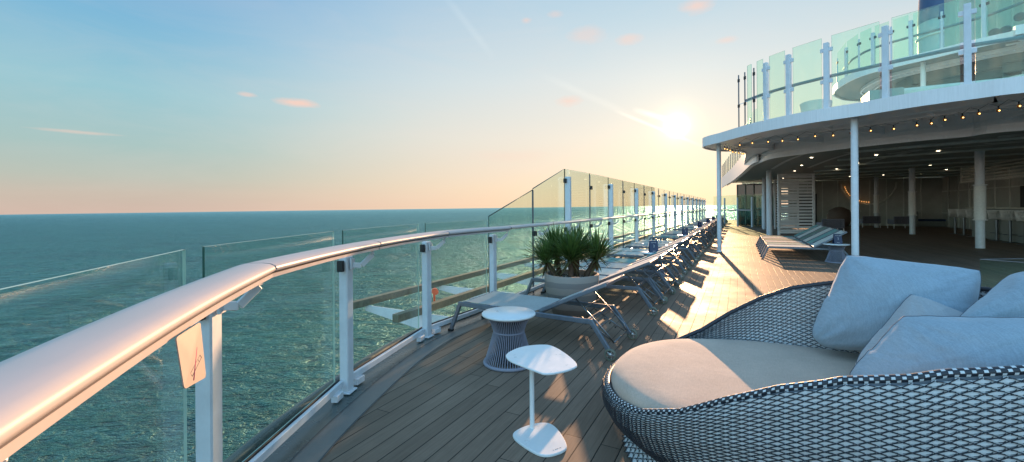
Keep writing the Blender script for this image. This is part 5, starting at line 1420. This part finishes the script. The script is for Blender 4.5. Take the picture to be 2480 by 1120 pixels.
us = thing('roof_balustrade', 'green glass balustrade on the upper roof edge', 'balustrade')
wv = [ship(*p) for p in offset2(vb, 0.12)]
pu = [at_px(wv, p)[0] for p in (2600, 2490, 2387, 2284, 2209, 2161, 2117, 2083, 2052, 2030)]
zr = ZV+.26
for k, g in enumerate(pu):
    w_ = .10 if k % 2 == 0 else .05
    a_ = math.atan2(pu[min(k+1, 9)][1]-pu[max(k-1, 0)][1], pu[min(k+1, 9)][0]-pu[max(k-1, 0)][0])
    po = MB().bbox((g[0], g[1], zr+.6), (w_, w_, 1.2), .006, rz=a_).build('post', M['pole'], us)
    MB().bbox((g[0], g[1], zr+1.02), (w_+.12, .05, .08), .004, rz=a_).build('clamp', M['dark'], po)
for a, b_ in zip(pu[:-1], pu[1:]):
    d = seg_dir(a, b_); MB().slab([(a[0]+d[0]*.06, a[1]+d[1]*.06), (b_[0]-d[0]*.06, b_[1]-d[1]*.06)], .012, zr+.02, zr+1.42).build('glass_pane', M['pane2'], us)
MB().tube([(*p, zr+.72) for p in offset2(pu, .2)], .04, 8).build('handrail', M['cord'], us)
fu = thing('funnel', 'round ship funnel with dark blue top behind the roof glass', 'funnel', (*W(2283, 100, 32.0).xy, 0))
MB().lathe([(1.42, 6.0), (1.38, 15.2)], 40).build('stack', M['funnel_white'], fu)
b = MB(); b.lathe([(1.40, 15.2), (1.30, 17.2), (1.0, 18.2), (0.0, 18.4)], 40); b.build('blue_cap', M['funnel_blue'], fu)
b = MB()
for z in (12.4, 14.0): b.lathe([(1.42, z), (1.50, z+.03), (1.50, z+.12), (1.42, z+.15)], 40)
b.build('band', M['ceil_strip'], fu)
tw = thing('side_wall', 'pale green creased wall above the roof edge at top right', 'wall', (P4[0], P4[1], 0), -A)
x0, s0_ = to_ship(W(2290, 100, 21).xy); x1, s1_ = to_ship(W(2640, 60, 15).xy)
MB().slab([(x0, s0_), (x1, s1_)], .1, ZV+.2, 13).build('cladding', M['tarp'], tw)
b = MB()
for k in range(1, 9): f = k/9; b.box((x0+(x1-x0)*f-.05, s0_+(s1_-s0_)*f-.05, 9.5), (.04, .04, 6.8))
b.build('panel_joint', M['cream'], tw)
for (px_, py_, lab) in ((2440, 72, 'upper spotlight on the pale green wall'), (2412, 78, 'lower spotlight on the pale green wall'), (2474, 40, 'small floodlight at the top right corner')):
    p = W(px_, py_, 15.2 if px_ > 2420 else 16.2); t = thing('spotlight', lab, 'spotlight', p, R(30), 'spotlights on the pale green wall')
    b = MB(); b.tube([(-.26, 0, -.08), (-.08, 0, 0), (.06, 0, .05)], [.15, .13, .07], 14); b.build('lamp_head', M['alu'], t); MB().tube([(.06, 0, .05), (.35, .15, .10)], .035, 8).build('arm', M['alu_d'], t)
# terrace furniture seen through the glass
x, y = W(2262, 215, 11.0).xy
t = thing('terrace_sofa', 'pale sofa on the terrace behind the glass', 'sofa', (x, y, ZC1), -A)
b = MB(); vs = []
b.bbox((0.5, 0, .42), (2.2, .9, .5), .05); b.bbox((0.5, .38, .62), (2.2, .22, .70), .08); b.build('upholstery', M['cream'], t)
b = MB(); b.bbox((-1.05, 0, .42), (.7, .9, .84), .01); b.build('side_box', M['ceil'], t)
for px_, lab in ((1975, 'woven terrace chair far left behind the glass'), (2130, 'terrace chair near the sofa behind the glass'), (2472, 'terrace chair at the right edge behind the glass')):
    Z_ = 12.5 if px_ < 2400 else 10.2
    x, y = W(px_, 200, Z_).xy; t = thing('terrace_chair', lab, 'chair', (x, y, ZC1), R(150), 'terrace chairs')
    b = MB(); vs = []; n = 16
    for i, z in enumerate((.30, .5, .78)):
        for k in range(n+1):
            a = R(90+(k/n-.5)*220); r_ = .30+.05*i; vs.append((r_*math.cos(a), r_*math.sin(a), z+(.06*math.sin(math.pi*k/n) if i == 2 else 0)))
    b.add(vs, [(i*(n+1)+k, i*(n+1)+k+1, (i+1)*(n+1)+k+1, (i+1)*(n+1)+k) for i in range(2) for k in range(n)], 0, True); b.build('woven_back', M['cream'], t)
    MB().lathe([(0.0, .34), (.29, .34), (.30, .42), (0.0, .44)], 20).build('seat', M['cream'], t)
    for k in range(4): a = R(45+90*k); MB().bar((.24*math.cos(a), .24*math.sin(a), .34), (.30*math.cos(a), .30*math.sin(a), .005), .03, .03).build('leg', M['white'], t)
